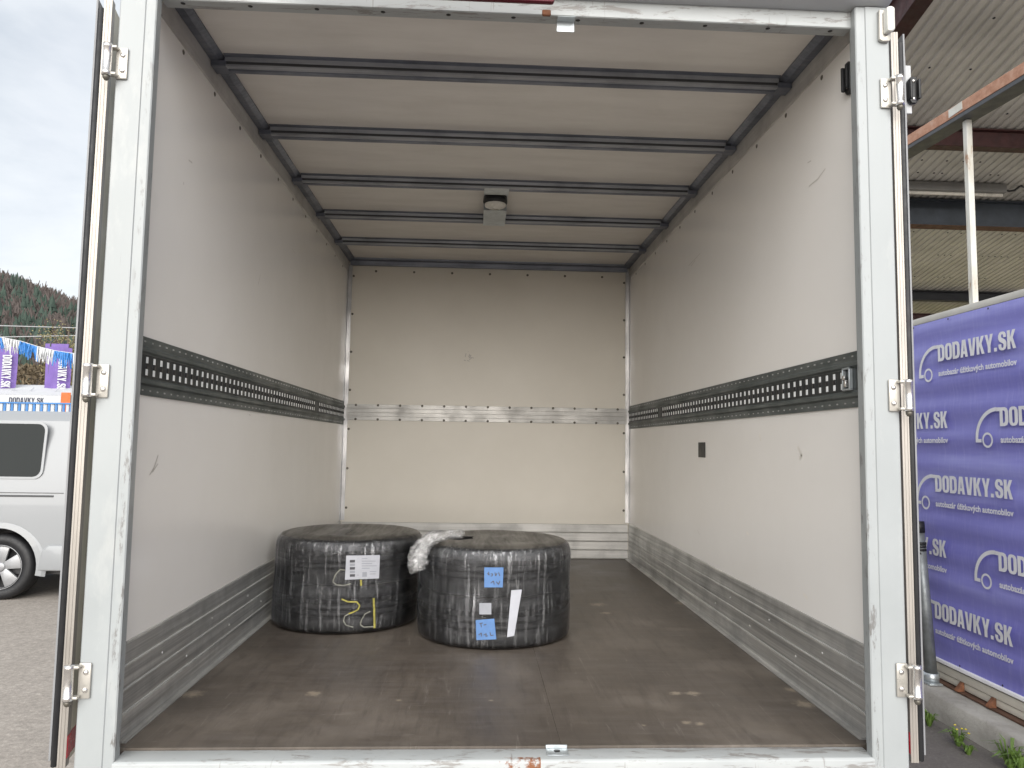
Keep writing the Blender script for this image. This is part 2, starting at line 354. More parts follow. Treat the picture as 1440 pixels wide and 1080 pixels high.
c = ramp(t, a, [(.3, (.155, .15, .47)), (.55, (.225, .222, .58)), (.78, (.36, .375, .72))])  # palest tone paints horizontal streak highlights into the tarpaulin colour
c = mix(t, ramp(t, b, [(.5, 0.0), (.8, .25)]), c, (.44, .45, .72))
lk(t, c, p.inputs['Base Color']); p.inputs['Roughness'].default_value = .38; bump(t, p, a, .15, .02)
simple('print_white', (.72, .72, .74), .5, scale=9, var=.08)
simple('print_black', (.02, .025, .05), .5)
m, t, p = simple('roof_sheet', (.58, .57, .545), .5, .15, scale=1.6, var=.16)
simple('steel_oxblood', (.040, .010, .010), .6, 0, var=.4, scale=9); simple('steel_blue', (.045, .055, .07), .5, .2, var=.2)
simple('steel_black', (.016, .018, .024), .5, .1); simple('steel_grey', (.075, .078, .085), .5, .2); simple('steel_brown', (.11, .055, .035), .8, var=.4, scale=14)
m, t, p = new_mat('rusty_flange')
a = noise_n(t, 14, 6, .7)
lk(t, ramp(t, a, [(.3, (.30, .14, .085)), (.55, (.46, .26, .18)), (.75, (.50, .40, .33))]), p.inputs['Base Color']); p.inputs['Roughness'].default_value = .8
m, t, p = new_mat('post_paint')
a = noise_n(t, 12, 6, .7, (1, 1, .3))
lk(t, ramp(t, a, [(.42, (.62, .62, .58)), (.62, (.52, .50, .44)), (.70, (.30, .16, .09))]), p.inputs['Base Color']); p.inputs['Roughness'].default_value = .6
simple('yellow_wall', (.42, .40, .22), .8, scale=3); simple('tube_body', (.20, .20, .195), .5)
simple('van_paint', (.255, .265, .275), .35, .0, var=.015, scale=1, coat=.35, rvar=.0); simple('van_trim', (.05, .052, .055), .5)
m, t, p = new_mat('glass_dark'); p.inputs['Base Color'].default_value = (.006, .009, .009, 1); p.inputs['Roughness'].default_value = .03; p.inputs['Specular IOR Level'].default_value = .14
simple('alloy', (.30, .305, .315), .35, .4, var=.04); simple('wheel_dark', (.03, .03, .032), .5)
simple('lamp_tail', (.30, .01, .012), .15, coat=.7)
simple('fence_blue', (.04, .17, .42), .5, scale=8); simple('fence_white', (.45, .48, .51), .5)
simple('flag_purple', (.15, .09, .31), .6, scale=4, var=.15); simple('tent_white', (.5, .51, .52), .6, scale=3, var=.05); simple('orange', (.55, .12, .02), .5)
simple('fringe_white', (.5, .51, .52), .45, var=.1, scale=30); simple('fringe_blue', (.02, .17, .48), .45, var=.2, scale=30)
simple('conifer', (.038, .060, .046), .9, var=.25, scale=.08); simple('bare_wood', (.098, .080, .073), .9, var=.2, scale=.07); simple('bark', (.11, .085, .065), .9, scale=20)
simple('olive_leaf', (.20, .175, .085), .8, var=.4, scale=3); simple('hedge', (.13, .10, .062), .9, var=.4, scale=2); simple('hill', (.085, .082, .062), .95, var=.3, scale=.05)
simple('weed', (.10, .17, .03), .6, var=.4, scale=30); simple('weed_flower', (.55, .45, .05), .6); simple('wire', (.35, .36, .37), .6)

# ------------------------------------------------------------------ ground
gm = MB(); gm.quad((-1500, -1500, G), (1500, -1500, G), (1500, 1500, G), (-1500, 1500, G))
struct(gm.build('ground', 'asphalt'))
am = MB()
for i in range(41):
    y = -8+.5*i; am.v += [(1.5+.25*noise.noise(Vector((y*.6, 3, 0))), y, G+.004), (3.0, y, G+.004)]
for i in range(40): am.face((2*i, 2*i+1, 2*i+3, 2*i+2))
struct(am.build('asphalt_strip', 'asphalt_dark'))

# ------------------------------------------------------------------ the box truck
HW, L, H = 1.05, 3.334, 2.170
truck = thing('box_truck', (0, 1.6, G), 'white box truck with both rear doors folded open and a bare cargo hold', 'truck')
# floor: two plywood boards
for a, b in ((-1.05, .1618), (.1626, 1.05)):
    MB().box((a, .002, -.018), (b, L-.002, 0)).build('floor_board', 'floor_ply', truck, .0006, 1)
# side walls, with kick planks, lashing tracks, top rails, screws
screw_me, _ = MB().lathe([(0, .0025), (.006, .0022), (.009, 0)], n=10).mesh('screw', 'screw', origin=Vector((0, 0, 0)))
rivet_me, _ = MB().lathe([(0, .002), (.0035, .0016), (.005, 0)], n=8).mesh('rivet', 'alu_rib', origin=Vector((0, 0, 0)))
def place(name, me, loc, parent, rot=None):
    o = link(name, me, loc, parent)
    if rot: o.rotation_euler = rot
    return o
slot = MB()
for z0, z1 in ((-.0265, -.0085), (.0085, .0265)): slot.box((0, -.006, z0), (.0015, .006, z1), 0)
slot.lathe([(0, .0022), (.0085, .0022), (.0095, 0)], n=12, m=1, axis='x')
slot.box((0, -.0065, .0265), (.0012, .0065, .0315), 1); slot.box((0, -.0065, -.0315), (.0012, .0065, -.0265), 1)
slot_me, _ = slot.mesh('slot', ['slot_bright', 'black'], origin=Vector((0, 0, 0)))
for s in (-1, 1):
    def X(d, s=s): return s*(HW-d)               # d = distance from the wall surface into the hold
    MB().box((X(0), .03, -.05), (X(-.024), L+.03, H+.015)).build('side_panel', 'wall_sheet', truck)
    MB().box((X(-.027), .03, -.12), (X(-.045), L+.08, H+.05)).build('body_side', 'body_white', truck, .004)
    kp = link('kick_plate', None, (X(0), L/2, 0), truck)
    for k, (z0, z1) in enumerate(((.004, .068), (.0705, .1325), (.135, .197), (.1995, .258))):
        th = (.013, .011, .011, .009)[k]
        MB().prism([(X(0), z0), (X(th*.75), z0), (X(th), z0+.004), (X(th), z1-.005), (X(th*.75), z1), (X(0), z1)], 'y', .03, L-.02).build('plank', 'alu_side', kp)
    MB().prism([(X(0), 0), (X(.035), .0005), (X(.035), .003), (X(.015), .006), (X(.0135), .034), (X(0), .034)], 'y', .032, L-.022).build('floor_angle', 'alu_side', kp)
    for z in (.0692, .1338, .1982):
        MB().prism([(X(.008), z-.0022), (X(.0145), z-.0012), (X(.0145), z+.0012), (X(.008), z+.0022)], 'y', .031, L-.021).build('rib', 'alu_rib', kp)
    for k in range(7):
        place('rivet', rivet_me, (X(.0112), .3+.43*k, .166+.004*(k % 2)), kp, (0, -s*math.pi/2, 0)); place('rivet', rivet_me, (X(.0112), .5+.43*k, .10), kp, (0, -s*math.pi/2, 0))
    # lashing track: flat flanges, stepped channel, row of keyhole slots
    prof = [(0, .947), (.006, .947), (.006, .974), (.014, .980), (.014, .990), (.007, .995), (.007, 1.066), (.014, 1.071), (.014, 1.081), (.006, 1.087), (.006, 1.1147), (0, 1.1147)]
    tr = MB().prism([(X(d), z) for d, z in prof], 'y', .032, L-.016).build('lashing_track', 'track_steel', truck)
    MB().box((X(.0068), .034, .998), (X(.0082), L-.02, 1.063)).build('track_channel', 'track_dark', tr)
    for k in range(67):
        y = .09+.0485*k
        if y > L-.03: break
        if k in (47, 48): continue
        o = place('slot', slot_me, (X(.0082), y, 1.0305), tr, (0, 0, 0 if s < 0 else math.pi))
    rb = MB()
    for k in range(64):
        for z in (1.101, .9605):
            c = (X(.006), .075+.05*k, z); rb.box((c[0], c[1]-.004, z-.0022), (X(.0078), c[1]+.004, z+.0022))
    stuff(rb.build('rivet_row', 'alu_trim', tr))
    # top rail and dark channel at the ceiling
    MB().prism([(X(0), 2.08), (X(.006), 2.082), (X(.008), 2.150), (X(0), 2.150)], 'y', .03, L-.012).build('top_rail', 'rail_top', truck)
    MB().prism([(X(0), 2.151), (X(.034), 2.151), (X(.036), 2.154), (X(.052), 2.164), (X(.052), H), (X(0), H)], 'y', .031, L-.01).build('ceiling_channel', 'beam_steel', truck)
    for k in range(11): place('screw', screw_me, (X(.0), .247+.2865*k, 2.063), truck, (0, -s*math.pi/2, 0))
    # rear corner trim
    MB().prism([(X(0), L-.03), (X(.004), L-.03), (X(.006), L-.008), (X(.032), L-.006), (X(.032), L), (X(0), L)], 'z', .262, 2.13).build('corner_trim', 'alu_trim', truck)
# track end fitting on the right wall, near the post
tf = link('track_end_clip', None, (1.04, .11, 1.0), truck)
cl = MB(); y0 = .073
for a, b in (((.04, 1.0), (.046, 1.068)), ((.0, 1.0), (.006, 1.068)), ((.0, .998), (.046, 1.004)), ((.0, 1.062), (.046, 1.068))): cl.box((1.03, y0+a[0], a[1]), (1.0425, y0+b[0], b[1]))
cl.build('clip_frame', 'galv', tf, .0015, 1)
MB().box((1.026, .088, 1.008), (1.034, .1, 1.03)).box((1.028, .1, 1.03), (1.034, .112, 1.045)).build('clip_tongue', 'chrome', tf, .0015, 1)
# front bulkhead (back wall of the hold)
MB().box((-HW, L, 0), (HW, L+.03, H)).build('bulkhead_panel', 'back_sheet', truck)
MB().box((-1.095, L+.033, -.12), (1.095, L+.08, H+.05)).build('body_front', 'body_white', truck, .004)
kb = link('bulkhead_kick_plate', None, (0, L, 0), truck)
for z0, z1 in ((.004, .064), (.066, .126), (.128, .188), (.190, .250)):
    MB().prism([(L, z0), (L-.009, z0), (L-.012, z0+.004), (L-.012, z1-.004), (L-.009, z1), (L, z1)], 'x', -1.035, 1.035).build('plank', 'alu_back', kb)
mr = link('bulkhead_rail', None, (0, L, .979), truck)
for z0, z1 in ((.981, 1.009), (1.0098, 1.037), (1.0378, 1.067), (1.0678, 1.097)):
    MB().prism([(L, z0), (L-.006, z0), (L-.0068, z0+.0008), (L-.0068, z1-.0008), (L-.006, z1), (L, z1)], 'x', -1.03, 1.03).build('rail_slat', 'alu_back', mr)
for k in range(13):
    for z in (.988, 1.091): place('rivet', screw_me, (-.96+.16*k, L-.0068, z), mr, (math.pi/2, 0, 0))
for k in range(7):
    place('screw', screw_me, (-.845+.281*k, L, 2.084), truck, (math.pi/2, 0, 0))
for z in (2.044, 1.76, 1.48, 1.2, .916, .632, .35):
    for x in (-1.008, 1.008): place('screw', screw_me, (x, L, z), truck, (math.pi/2, 0, 0))
# ceiling sheets and beams
MB().box((-HW, .02, H), (HW, L+.02, H+.014)).build('ceiling_panel', 'ceiling_sheet', truck)
MB().box((-1.095, -.0, H+.017), (1.095, L+.08, H+.07)).build('roof', 'body_white', truck, .01)
bp = [(-.044, H), (-.044, H-.003), (-.028, H-.005), (-.026, 2.150), (-.021, 2.147), (-.021, 2.142), (-.027, 2.139), (-.026, 2.132), (-.006, 2.132), (-.004, 2.138), (.004, 2.138), (.006, 2.132), (.026, 2.132), (.028, H-.006), (.042, H-.003), (.042, H)]
beam = MB().prism([(y, z) for y, z in bp], 'x', -.994, .994).prism([(-.03, 2.1305), (.03, 2.1305), (.03, 2.150), (-.03, 2.150)], 'x', -1.04, -.99).prism([(-.03, 2.1305), (.03, 2.1305), (.03, 2.150), (-.03, 2.150)], 'x', .99, 1.04)
for i_ in (2, 6, 7): beam.mi[i_] = 1  # front web and lower lip: lighter steel copy, lit faces painted in
for i_ in (3, 4, 5): beam.mi[i_] = 2  # groove faces: darker tone, shade of the recess painted in
beam_me, bo = beam.mesh('roof_beam', ['beam_steel', 'beam_lit', 'steel_grey'], origin=Vector((0, 0, 0)))
for k in range(5): place('roof_beam', beam_me, (0, .485+.5733*k, 0), truck)
MB().prism([(L, H), (L-.06, H), (L-.055, 2.16), (L-.03, 2.152), (L-.026, 2.122), (L, 2.122)], 'x', -1.03, 1.03).build('roof_beam', 'beam_steel', truck)
# ceiling lamp on a galvanised strap
lamp = link('ceiling_lamp', None, (-.004, 1.83, 2.13), truck)
MB().box((-.066, 1.60, 2.126), (.062, 1.70, 2.1285)).box((-.066, 1.695, 2.126), (.062, 1.70, 2.16)).box((-.066, 1.70, 2.158), (.062, 1.93, 2.16)).box((-.066, 1.93, 2.118), (.062, 1.935, 2.16)).box((-.066, 1.935, 2.118), (.062, 2.22, 2.1205)).build('strap', 'galv', lamp)
MB().lathe([(0, 2.158), (.064, 2.158), (.066, 2.128), (.060, 2.118), (0, 2.118)], (-.004, 1.83, 0), 40).build('lamp_housing', 'black', lamp)
MB().lathe([(.058, 2.118), (.057, 2.108), (.046, 2.102), (0, 2.100)], (-.004, 1.83, 0), 40).build('lens', 'lamp_lens', lamp)
# rear frame: posts, header, sill
for s in (-1, 1):
    o = [(-1.10, -.066), (-1.096, -.07), (-1.030, -.07), (-1.028, -.0668), (-1.0035, -.066), (-1.0005, -.063), (-1.003, -.03), (-1.022, -.004), (-1.024, .012), (-1.062, .014), (-1.064, .03), (-1.10, .03)]
    po = MB().prism([(-s*x, y) for x, y in o], 'z', -.12, 2.115).build('rear_post', 'frame_paint', truck)
hd = MB().prism([(.012, 2.071), (-.034, 2.067), (-.0375, 2.0695), (-.0385, 2.1135), (.0, 2.2), (.012, 2.2)], 'x', -1.0055, 1.0055).build('header', 'sill_paint', truck)
MB().prism([(-.0, 2.116), (-.074, 2.118), (-.105, 2.128), (-.112, 2.138), (-.105, 2.20), (-.0, 2.262)], 'x', -1.10, 1.10).build('roof_trim', 'body_white', truck, .004)
hole_me, _ = MB().lathe([(0, .0015), (.0055, .001), (.007, 0)], n=10).mesh('header_hole', 'black', origin=Vector((0, 0, 0)))
for k in range(11): place('rivet_hole', hole_me, (-.95+.19*k, -.016, 2.0682), hd, (math.pi, 0, 0))
MB().box((.128, -.04, 2.0635), (.18, -.005, 2.0655)).box((.128, -.012, 2.034), (.18, -.0095, 2.0655)).build('latch_plate', 'galv', hd, .0008, 1)
MB().box((.082, -.0405, 2.0655), (.108, -.03, 2.084)).build('rusty_latch', 'rust', hd, .003, 1)
zl_ = at(590, -6.0, -.135).z; MB().box((at(398, 0, -.13).x, -.135, zl_), (at(780, 0, -.13).x, -.113, zl_+.05)).build('brake_light', 'lamp_red', truck, .008, 2)
sill = MB().prism([(.0, -.006), (-.0625, -.009), (-.0685, -.014), (-.0685, -.12), (.0, -.12)], 'x', -1.0055, 1.0055).build('sill', 'sill_paint', truck, .0015, 2)
MB().box((.119, -.046, -.0070), (.178, .0, -.0045)).box((.119, -.002, -.0045), (.178, .0015, .004)).build('latch_plate', 'galv', sill, .001, 1)
MB().lathe([(0, -.0038), (.008, -.0038), (.009, -.0045)], (.148, -.02, 0), 12).build('latch_hole', 'black', sill)
# marker lamp at the top right corner
mk = link('marker_lamp', None, (1.081, -.08, 2.01), truck)
MB().prism([(1.064, 2.012), (1.072, 2.006), (1.092, 2.006), (1.099, 2.014), (1.099, 2.098), (1.066, 2.102)], 'y', -.082, -.0703).build('lamp_base', 'hinge_plate', mk, .002, 2)
MB().prism([(1.074, 2.024), (1.09, 2.022), (1.098, 2.03), (1.098, 2.094), (1.088, 2.1), (1.074, 2.096)], 'y', -.108, -.0822).build('lens', 'lamp_clear', mk, .005, 2)
# hinges and doors
def hinge(s, z, parent):
    h = link('hinge', None, (s*1.10, -.08, z), parent)
    def bx_(x0, x1, y0, y1, z0, z1): return MB().box((s*x0, y0, z0), (s*x1, y1, z1))
    bx_(1.066, 1.098, -.078, -.0704, z-.045, z+.045).build('hinge_leaf', 'hinge_plate', h, .006, 2)
    [MB().box((s*1.088, -.096, z+dz), (s*1.122, -.076, z+dz+.008)).build('hinge_strap', 'hinge_plate', h, .003, 2) for dz in (.034, -.042)]
    MB().lathe([(0, z-.044), (.0125, z-.044), (.0125, z-.034), (.0115, z-.033), (.0115, z+.033), (.0125, z+.034), (.0125, z+.044), (0, z+.045)], (s*1.112, -.094, 0), 20).build('hinge_barrel', 'chrome', h)
    MB().lathe([(0, z-.060), (.005, z-.058), (.009, z-.052), (.009, z-.044), (0, z-.044)], (s*1.112, -.094, 0), 14).build('hinge_pin', 'screw', h)
    for dz in (-.022, .022): place('bolt', bolt_me, (s*1.078, -.078, z+dz), h, (math.pi/2, 0, 0))
bolt_me, _ = MB().lathe([(0, .005), (.004, .0048), (.0065, .003), (.007, 0)], n=12).mesh('bolt', 'chrome', origin=Vector((0, 0, 0)))
DZ0, DZ1 = -.028, 2.052
def door(s, ang, x0):
    d = Vector((s*math.sin(ang), math.cos(ang), 0)); v = Vector((s*math.cos(ang), -math.sin(ang), 0))
    Mx = Matrix(((d.x, v.x, 0, s*x0), (d.y, v.y, 0, -.052), (0, 0, 1, 0), (0, 0, 0, 1)))
    dr = link('rear_door', None, (s*x0, -.05, DZ0), truck)
    MB().box((.030, .001, DZ0+.004), (1.06, .017, DZ1-.004), M=Mx).build('door_skin', 'door_skin', dr, .002, 1)
    MB().prism([(0, -.002), (.030, -.002), (.030, .018), (0, .018), (0, .0135), (.0012, .013), (.0012, .0118), (0, .0113), (0, .0052), (.0012, .0047), (.0012, .0035), (0, .003)], 'z', DZ0, DZ1, M=Mx).build('door_edge', 'door_edge', dr)
    MB().prism([(.0, .0185), (.016, .0185), (.02, .033), (.004, .034), (-.004, .028)], 'z', DZ0+.004, DZ1-.03, M=Mx).build('door_seal', 'rubber', dr, .002, 2)
    MB().prism([(.004, .0345), (1.06, .0345), (1.06, .039), (.004, .039)], 'z', DZ0+.02, DZ1-.004, M=Mx).build('inner_lip', 'grey_rubber', dr)
    MB().box((.031, .0175, DZ0+.03), (1.05, .034, DZ1-.03), M=Mx).build('inner_skin', 'body_white', dr)
    for k in range(12): MB().box((.0325+.085*k, -.0005, DZ0+.022), (.0325+.085*k+.078, .0008, DZ0+.078), M=Mx).build('reflective_tape', 'reflective_red', dr)
    MB().box((.004, -.0035, DZ0+.022), (.029, -.0022, DZ0+.078), M=Mx).build('reflective_tape', 'reflective_red', dr)
    for z in (1.852, .973, .198): hinge(s, z, dr)
    return dr
door_l = door(-1, R(12), 1.131); door_r = door(1, R(6), 1.117)
# door retainers: black rubber jaws with two bolts
def jaws(parent, c, ax, up=.05):
    """ax: outward normal of the plate it is screwed to"""
    j = link('door_holder', None, c, parent); c = Vector(c)
    q = Vector(ax).to_track_quat('Z', 'Y').to_matrix().to_4x4(); Mj = Matrix.Translation(c) @ q
    def oct_(w_, h_, ch): return [(-w_, -h_+ch), (-w_+ch*.7, -h_), (w_-ch*.7, -h_), (w_, -h_+ch), (w_, h_-ch), (w_-ch*.7, h_), (-w_+ch*.7, h_), (-w_, h_-ch)]
    MB().prism(oct_(.017, up, .014), 'z', .0005, .012, M=Mj).build('holder_base', 'black', j, .002, 1)
    for x in (-.013, .013): MB().box((x-.004, -up*.75, .012), (x+.004, up*.75, .024), M=Mj).build('holder_jaw', 'rubber', j, .003, 2)
    for z in (-.028, .028): MB().lathe([(0, .016), (.005, .015), (.006, .012)], (0, z, 0), 12, M=Mj).build('bolt', 'chrome', j)
    return j
jaws(truck, (1.049, .058, 1.963), (-1, 0, 0), .052)
pp = at(1272, 125, .03)
MB().box((pp.x-.008, .03, at(1268, 172, .03).z), (pp.x+.006, .05, at(1268, 78, .03).z)).box((pp.x+.0065, .036, at(1268, 158, .03).z), (pp.x+.026, .042, at(1268, 90, .03).z)).build('holder_bracket', 'body_white', door_r, .0015, 1)
jaws(door_r, (pp.x+.024, .034, pp.z-.006), (0, -1, 0), .042)
# marks on the walls
def scuffs(lst, f, name, mat, w_=.004, off=.0008, nrm=(1, 0, 0)):
    for pts in lst:
        P_ = [f(*p_) for p_ in pts]; m_ = MB(); nv = Vector(nrm)
        for a, b in zip(P_, P_[1:]):
            d = (b-a).normalized(); sd_ = d.cross(nv).normalized()*w_/2; o_ = nv*off
            m_.quad(a-sd_+o_, b-sd_+o_, b+sd_+o_, a+sd_+o_)
        m_.build(name, mat, truck, fix=False)
fR = lambda x, y: atx(x, y, HW); fL = lambda x, y: atx(x, y, -HW); fB = lambda x, y: at(x, y, L)
scuffs([((1138, 262), (1150, 252), (1161, 237)), ((1136, 229), (1141, 226)), ((968, 374), (975, 367), (985, 356)), ((972, 374), (978, 366)), ((981, 746), (984, 752))], fR, 'scuff', 'scuff_grey', .004, .0008, (-1, 0, 0))
scuffs([((1068, 610), (1070, 620)), ((1122, 628), (1128, 641), (1124, 644)), ((1050, 748), (1053, 752)), ((1130, 835), (1136, 842))], fR, 'scuff', 'scuff_pale', .012, .0008, (-1, 0, 0))
scuffs([((210, 668), (216, 658), (222, 640)), ((214, 664), (222, 652)), ((258, 256), (258, 260)), ((265, 225), (270, 229)), ((411, 350), (414, 356)), ((366, 386), (363, 400)), ((350, 583), (352, 584))], fL, 'scuff', 'scuff_grey', .005, .0008, (1, 0, 0))
rg = random.Random(3)
scuffs([((660+rg.gauss(0, 3.5), 503+rg.gauss(0, 4)),)*1 + ((660+rg.gauss(0, 3.5), 503+rg.gauss(0, 4)),) for _ in range(9)], fB, 'scuff', 'scuff_grey', .005, .0008, (0, -1, 0))
a, b = fR(992, 622), fR(983, 643)
MB().box((HW-.004, a.y, b.z), (HW, b.y, a.z)).build('vent_plate', 'black', truck, .001, 1)
c = fR(1176, 742)
# running gear and cab, so the truck stands on its wheels
for s in (-1, 1):
    MB().box((s*.36, .2, -.30), (s*.44, 5.2, -.13)).build('chassis_rail', 'steel_black', truck)
for s in (-1, 1):
    for y in (.75, 4.75):
        wl = link('wheel', None, (s*.9, y, G+.36), truck)
        MB().lathe([(.21, -.1), (.30, -.11), (.345, -.09), (.36, -.06), (.36, .06), (.345, .09), (.30, .11), (.21, .1)], (s*.9, y, G+.36), 40, axis='x', closed=True).build('tyre', 'rubber', wl)
        MB().lathe([(0, s*.04), (.07, s*.06), (.1, s*.03), (.17, s*.02), (.205, s*.09), (.212, s*.09), (.212, -s*.09), (0, -s*.09)], (s*.9, y, G+.36), 32, axis='x').build('rim', 'wheel_dark', wl)
MB().box((-.95, .05, -.42), (.95, .15, -.32)).box((-.5, .06, -.33), (-.44, .16, -.12)).box((.44, .06, -.33), (.5, .16, -.12)).build('underrun_bar', 'steel_black', truck, .005)
for y in (.5, 1.3, 2.1, 2.9): MB().box((-1.06, y, -.125), (1.06, y+.06, -.02)).build('cross_member', 'steel_black', truck)
cab = [(3.5, -.45), (3.5, 1.35), (3.62, 1.42), (4.3, 1.40), (5.0, .60), (5.55, .38), (5.72, .2), (5.75, -.45)]
MB().prism(cab, 'x', -.98, .98).build('cab', 'body_white', truck, .05, 3)
for s in (-1, 1): MB().prism([(3.75, .55), (3.75, 1.25), (4.25, 1.24), (4.78, .62), (4.7, .52)], 'x', s*.981, s*.987).build('cab_window', 'glass_dark', truck)
MB().quad((-.85, 4.36, 1.355), (.85, 4.36, 1.355), (.9, 4.97, .655), (-.9, 4.97, .655)).build('windscreen', 'glass_dark', truck)

# ------------------------------------------------------------------ wrapped tyre stacks
TR, TW = .333, .2
def tyre_profile(z0):
    p = [(.20, z0+.012), (.205, z0+.004), (.24, z0+.001), (.305, z0+.002), (.324, z0+.006), (.331, z0+.018)]
    for k in range(4):
        c_ = z0+.060+k*.0267
        p += [(TR, c_-.011), (TR, c_+.010), (TR-.009, c_+.012), (TR-.009, c_+.0145)]
    p = p[:-2] + [(TR, z0+.150), (.326, z0+.176), (.314, z0+.189), (.294, z0+.196), (.24, z0+.199), (.205, z0+.196), (.20, z0+.188)]
    return p
def cyl_hit(px, py, c, r_):
    d = ray(px, py); ox, oy = CAMPOS.x-c[0], CAMPOS.y-c[1]
    A = d.x*d.x+d.y*d.y; B = ox*d.x+oy*d.y; C_ = ox*ox+oy*oy-r_*r_
    disc = max(0, B*B-A*C_); k = (-B-math.sqrt(disc))/A; return CAMPOS+d*k
def film_shell(c, h, seed, rf=.339, tilt=(0, 0), hole=None):
    m_ = MB(); n = 220; prof = [(0, h+.002), (.10, h-.002), (.17, h-.004), (.21, h), (.26, h+.002), (.297, h-.001), (.318, h-.008), (.331, h-.02), (.3365, h-.036), (.3395, h-.064)]
    prof += [(.3385-.003*math.sin((h-.07-z)*math.pi/.2)**2, z) for z in [h-.07-(h-.095)*k/14 for k in range(1, 15)]] + [(.332, .008), (.315, .003)]
    k_ = len(prof)
    for i in range(n):
        a_ = 2*math.pi*i/n
        for r_, z in prof:
            wv = noise.noise(Vector((math.cos(a_)*14, math.sin(a_)*14, z*1.6+seed)))*.0022 + noise.noise(Vector((math.cos(a_)*40, math.sin(a_)*40, z*2+seed)))*.0012
            side = min(1, max(0, (r_-.25)/.07))
            tp = noise.noise(Vector((r_*math.cos(a_)*9+seed, r_*math.sin(a_)*3, seed)))*.004*(1-side) if r_ < .3 else 0
            rr = r_+wv*side
            m_.v.append((c[0]+rr*math.cos(a_)+tilt[0]*z, c[1]+rr*math.sin(a_)+tilt[1]*z, max(.0015, z+tp)))
    for i in range(n):
        j = (i+1) % n
        for q in range(k_-1):
            if hole and hole[0] < 360*i/n < hole[1] and 1 <= q <= 2: continue
            m_.face((i*k_+q, j*k_+q, j*k_+q+1, i*k_+q+1), 1 if q < 6 else 0, True)
    return m_
def stick(stack, px_pts, c, mat, name, label=None, off=.0024, thick=.0006, sub=8, tilt=(0, 0)):
    """a flat piece stuck round the side of a stack: quad corners given as photo pixels tl,tr,br,bl"""
    tl, tr, br, bl = px_pts; m_ = MB(); row = []
    for i in range(sub+1):
        for v_ in (0, 1):
            a_, b_ = ((tl, tr), (bl, br))[v_]; x = a_[0]+(b_[0]-a_[0])*i/sub; y = a_[1]+(b_[1]-a_[1])*i/sub
            h = cyl_hit(x, y, (c[0]+tilt[0]*.2, c[1]+tilt[1]*.2), .339+off); row.append(h)
    n0 = len(m_.v); m_.v += [tuple(p_) for p_ in row]
    for i in range(sub): m_.face((n0+2*i+1, n0+2*i+3, n0+2*i+2, n0+2*i), 0, True)
    o = m_.build(name, mat, stack, fix=False)
    if label: o['label'] = label
    return o
def stroke(stack, pts, c, mat, w_=.006, tilt=(0, 0), name='chalk_mark'):
    P_ = [cyl_hit(x, y, (c[0]+tilt[0]*.2, c[1]+tilt[1]*.2), .3425) for x, y in pts]; m_ = MB(); cc = Vector((c[0], c[1], 0))
    for a_, b_ in zip(P_, P_[1:]):
        nv = Vector((a_.x-cc.x, a_.y-cc.y, 0)).normalized(); d = (b_-a_).normalized(); sd_ = d.cross(nv)*w_/2
        m_.quad(a_-sd_, b_-sd_, b_+sd_, a_+sd_)
    return m_.build(name, mat, stack, fix=False)
def stack(c, label, seed, tilt=(0, 0), hole=None):
    st_ = thing('tyre_stack', (c[0], c[1], 0), label, 'tyres', 'film-wrapped tyre stacks on the truck floor')
    for k in range(2):
        m_ = MB().lathe(tyre_profile(.001+k*.2005), (c[0]+tilt[0]*(.1+.2*k), c[1]+tilt[1]*(.1+.2*k), 0), 72, closed=True); m_.build('tyre', 'rubber', st_)
    film_shell(c, .405, seed, tilt=tilt, hole=hole).build('film_wrap', ['stretch_film', 'film_top'], st_)
    return st_
CA = (.007, 1.262); CB = (-.680, 1.492); TB = (.035, 0)
sa = stack(CA, 'film-wrapped tyre stack with two blue notes and a loose film tail', 2.3, hole=(158, 200))
sb = stack(CB, 'film-wrapped tyre stack with white barcode label and yellow chalk marks', 8.9, TB)
stick(sa, ((681, 798), (708, 798), (707, 826), (681, 826)), CA, 'blue_note', 'note')
stick(sa, ((669, 872), (695, 870), (698, 899), (670, 900)), CA, 'blue_note', 'note')
stick(sa, ((674, 848), (691, 848), (691, 864), (674, 864)), CA, 'ink_grey', 'sticker')
stick(sa, ((719, 830), (734, 829), (723, 894), (713, 896)), CA, 'paper', 'paper_strip', off=.004)
for pts in (((685, 806), (688, 809), (687, 804)), ((690, 807), (693, 807), (692, 810), (690, 810)), ((696, 805), (697, 810), (699, 806)), ((701, 805), (703, 810)), ((690, 820), (694, 817), (695, 822)), ((698, 818), (701, 822), (703, 817)),
            ((674, 877), (679, 876)), ((676, 877), (677, 882)), ((680, 879), (684, 878)), ((673, 893), (677, 890), (677, 895)), ((680, 893), (684, 891), (683, 895), (686, 894)), ((689, 889), (690, 894), (694, 893))):
    stroke(sa, pts, CA, 'ink', .0035, name='handwriting')
def z8(v, w_): return (380+v/6, 730+w_/6)
stick(sb, (z8(642, 308), z8(926, 304), z8(918, 500), z8(630, 512)), CB, 'paper', 'shipping_label', tilt=TB)
for k in range(5): stick(sb, (z8(672, 345+k*30), z8(716, 344+k*30), z8(714, 366+k*30), z8(671, 367+k*30)), CB, 'ink_grey' if k % 2 else 'ink', 'barcode', off=.0034, sub=2, tilt=TB)
stick(sb, (z8(778, 448), z8(816, 446), z8(815, 486), z8(776, 488)), CB, 'ink_grey', 'stamp', off=.0034, sub=2, tilt=TB)
for k, (x0, x1, y) in enumerate(((738, 742, 330), (738, 742, 360), (772, 820, 330), (772, 890, 352), (772, 860, 372), (772, 900, 392), (772, 840, 412), (840, 895, 440), (840, 890, 460), (730, 748, 470))):
    stick(sb, (z8(x0, y), z8(x1, y-1), z8(x1, y+5), z8(x0, y+6)), CB, 'ink_grey', 'print_line', off=.0034, sub=2, tilt=TB)
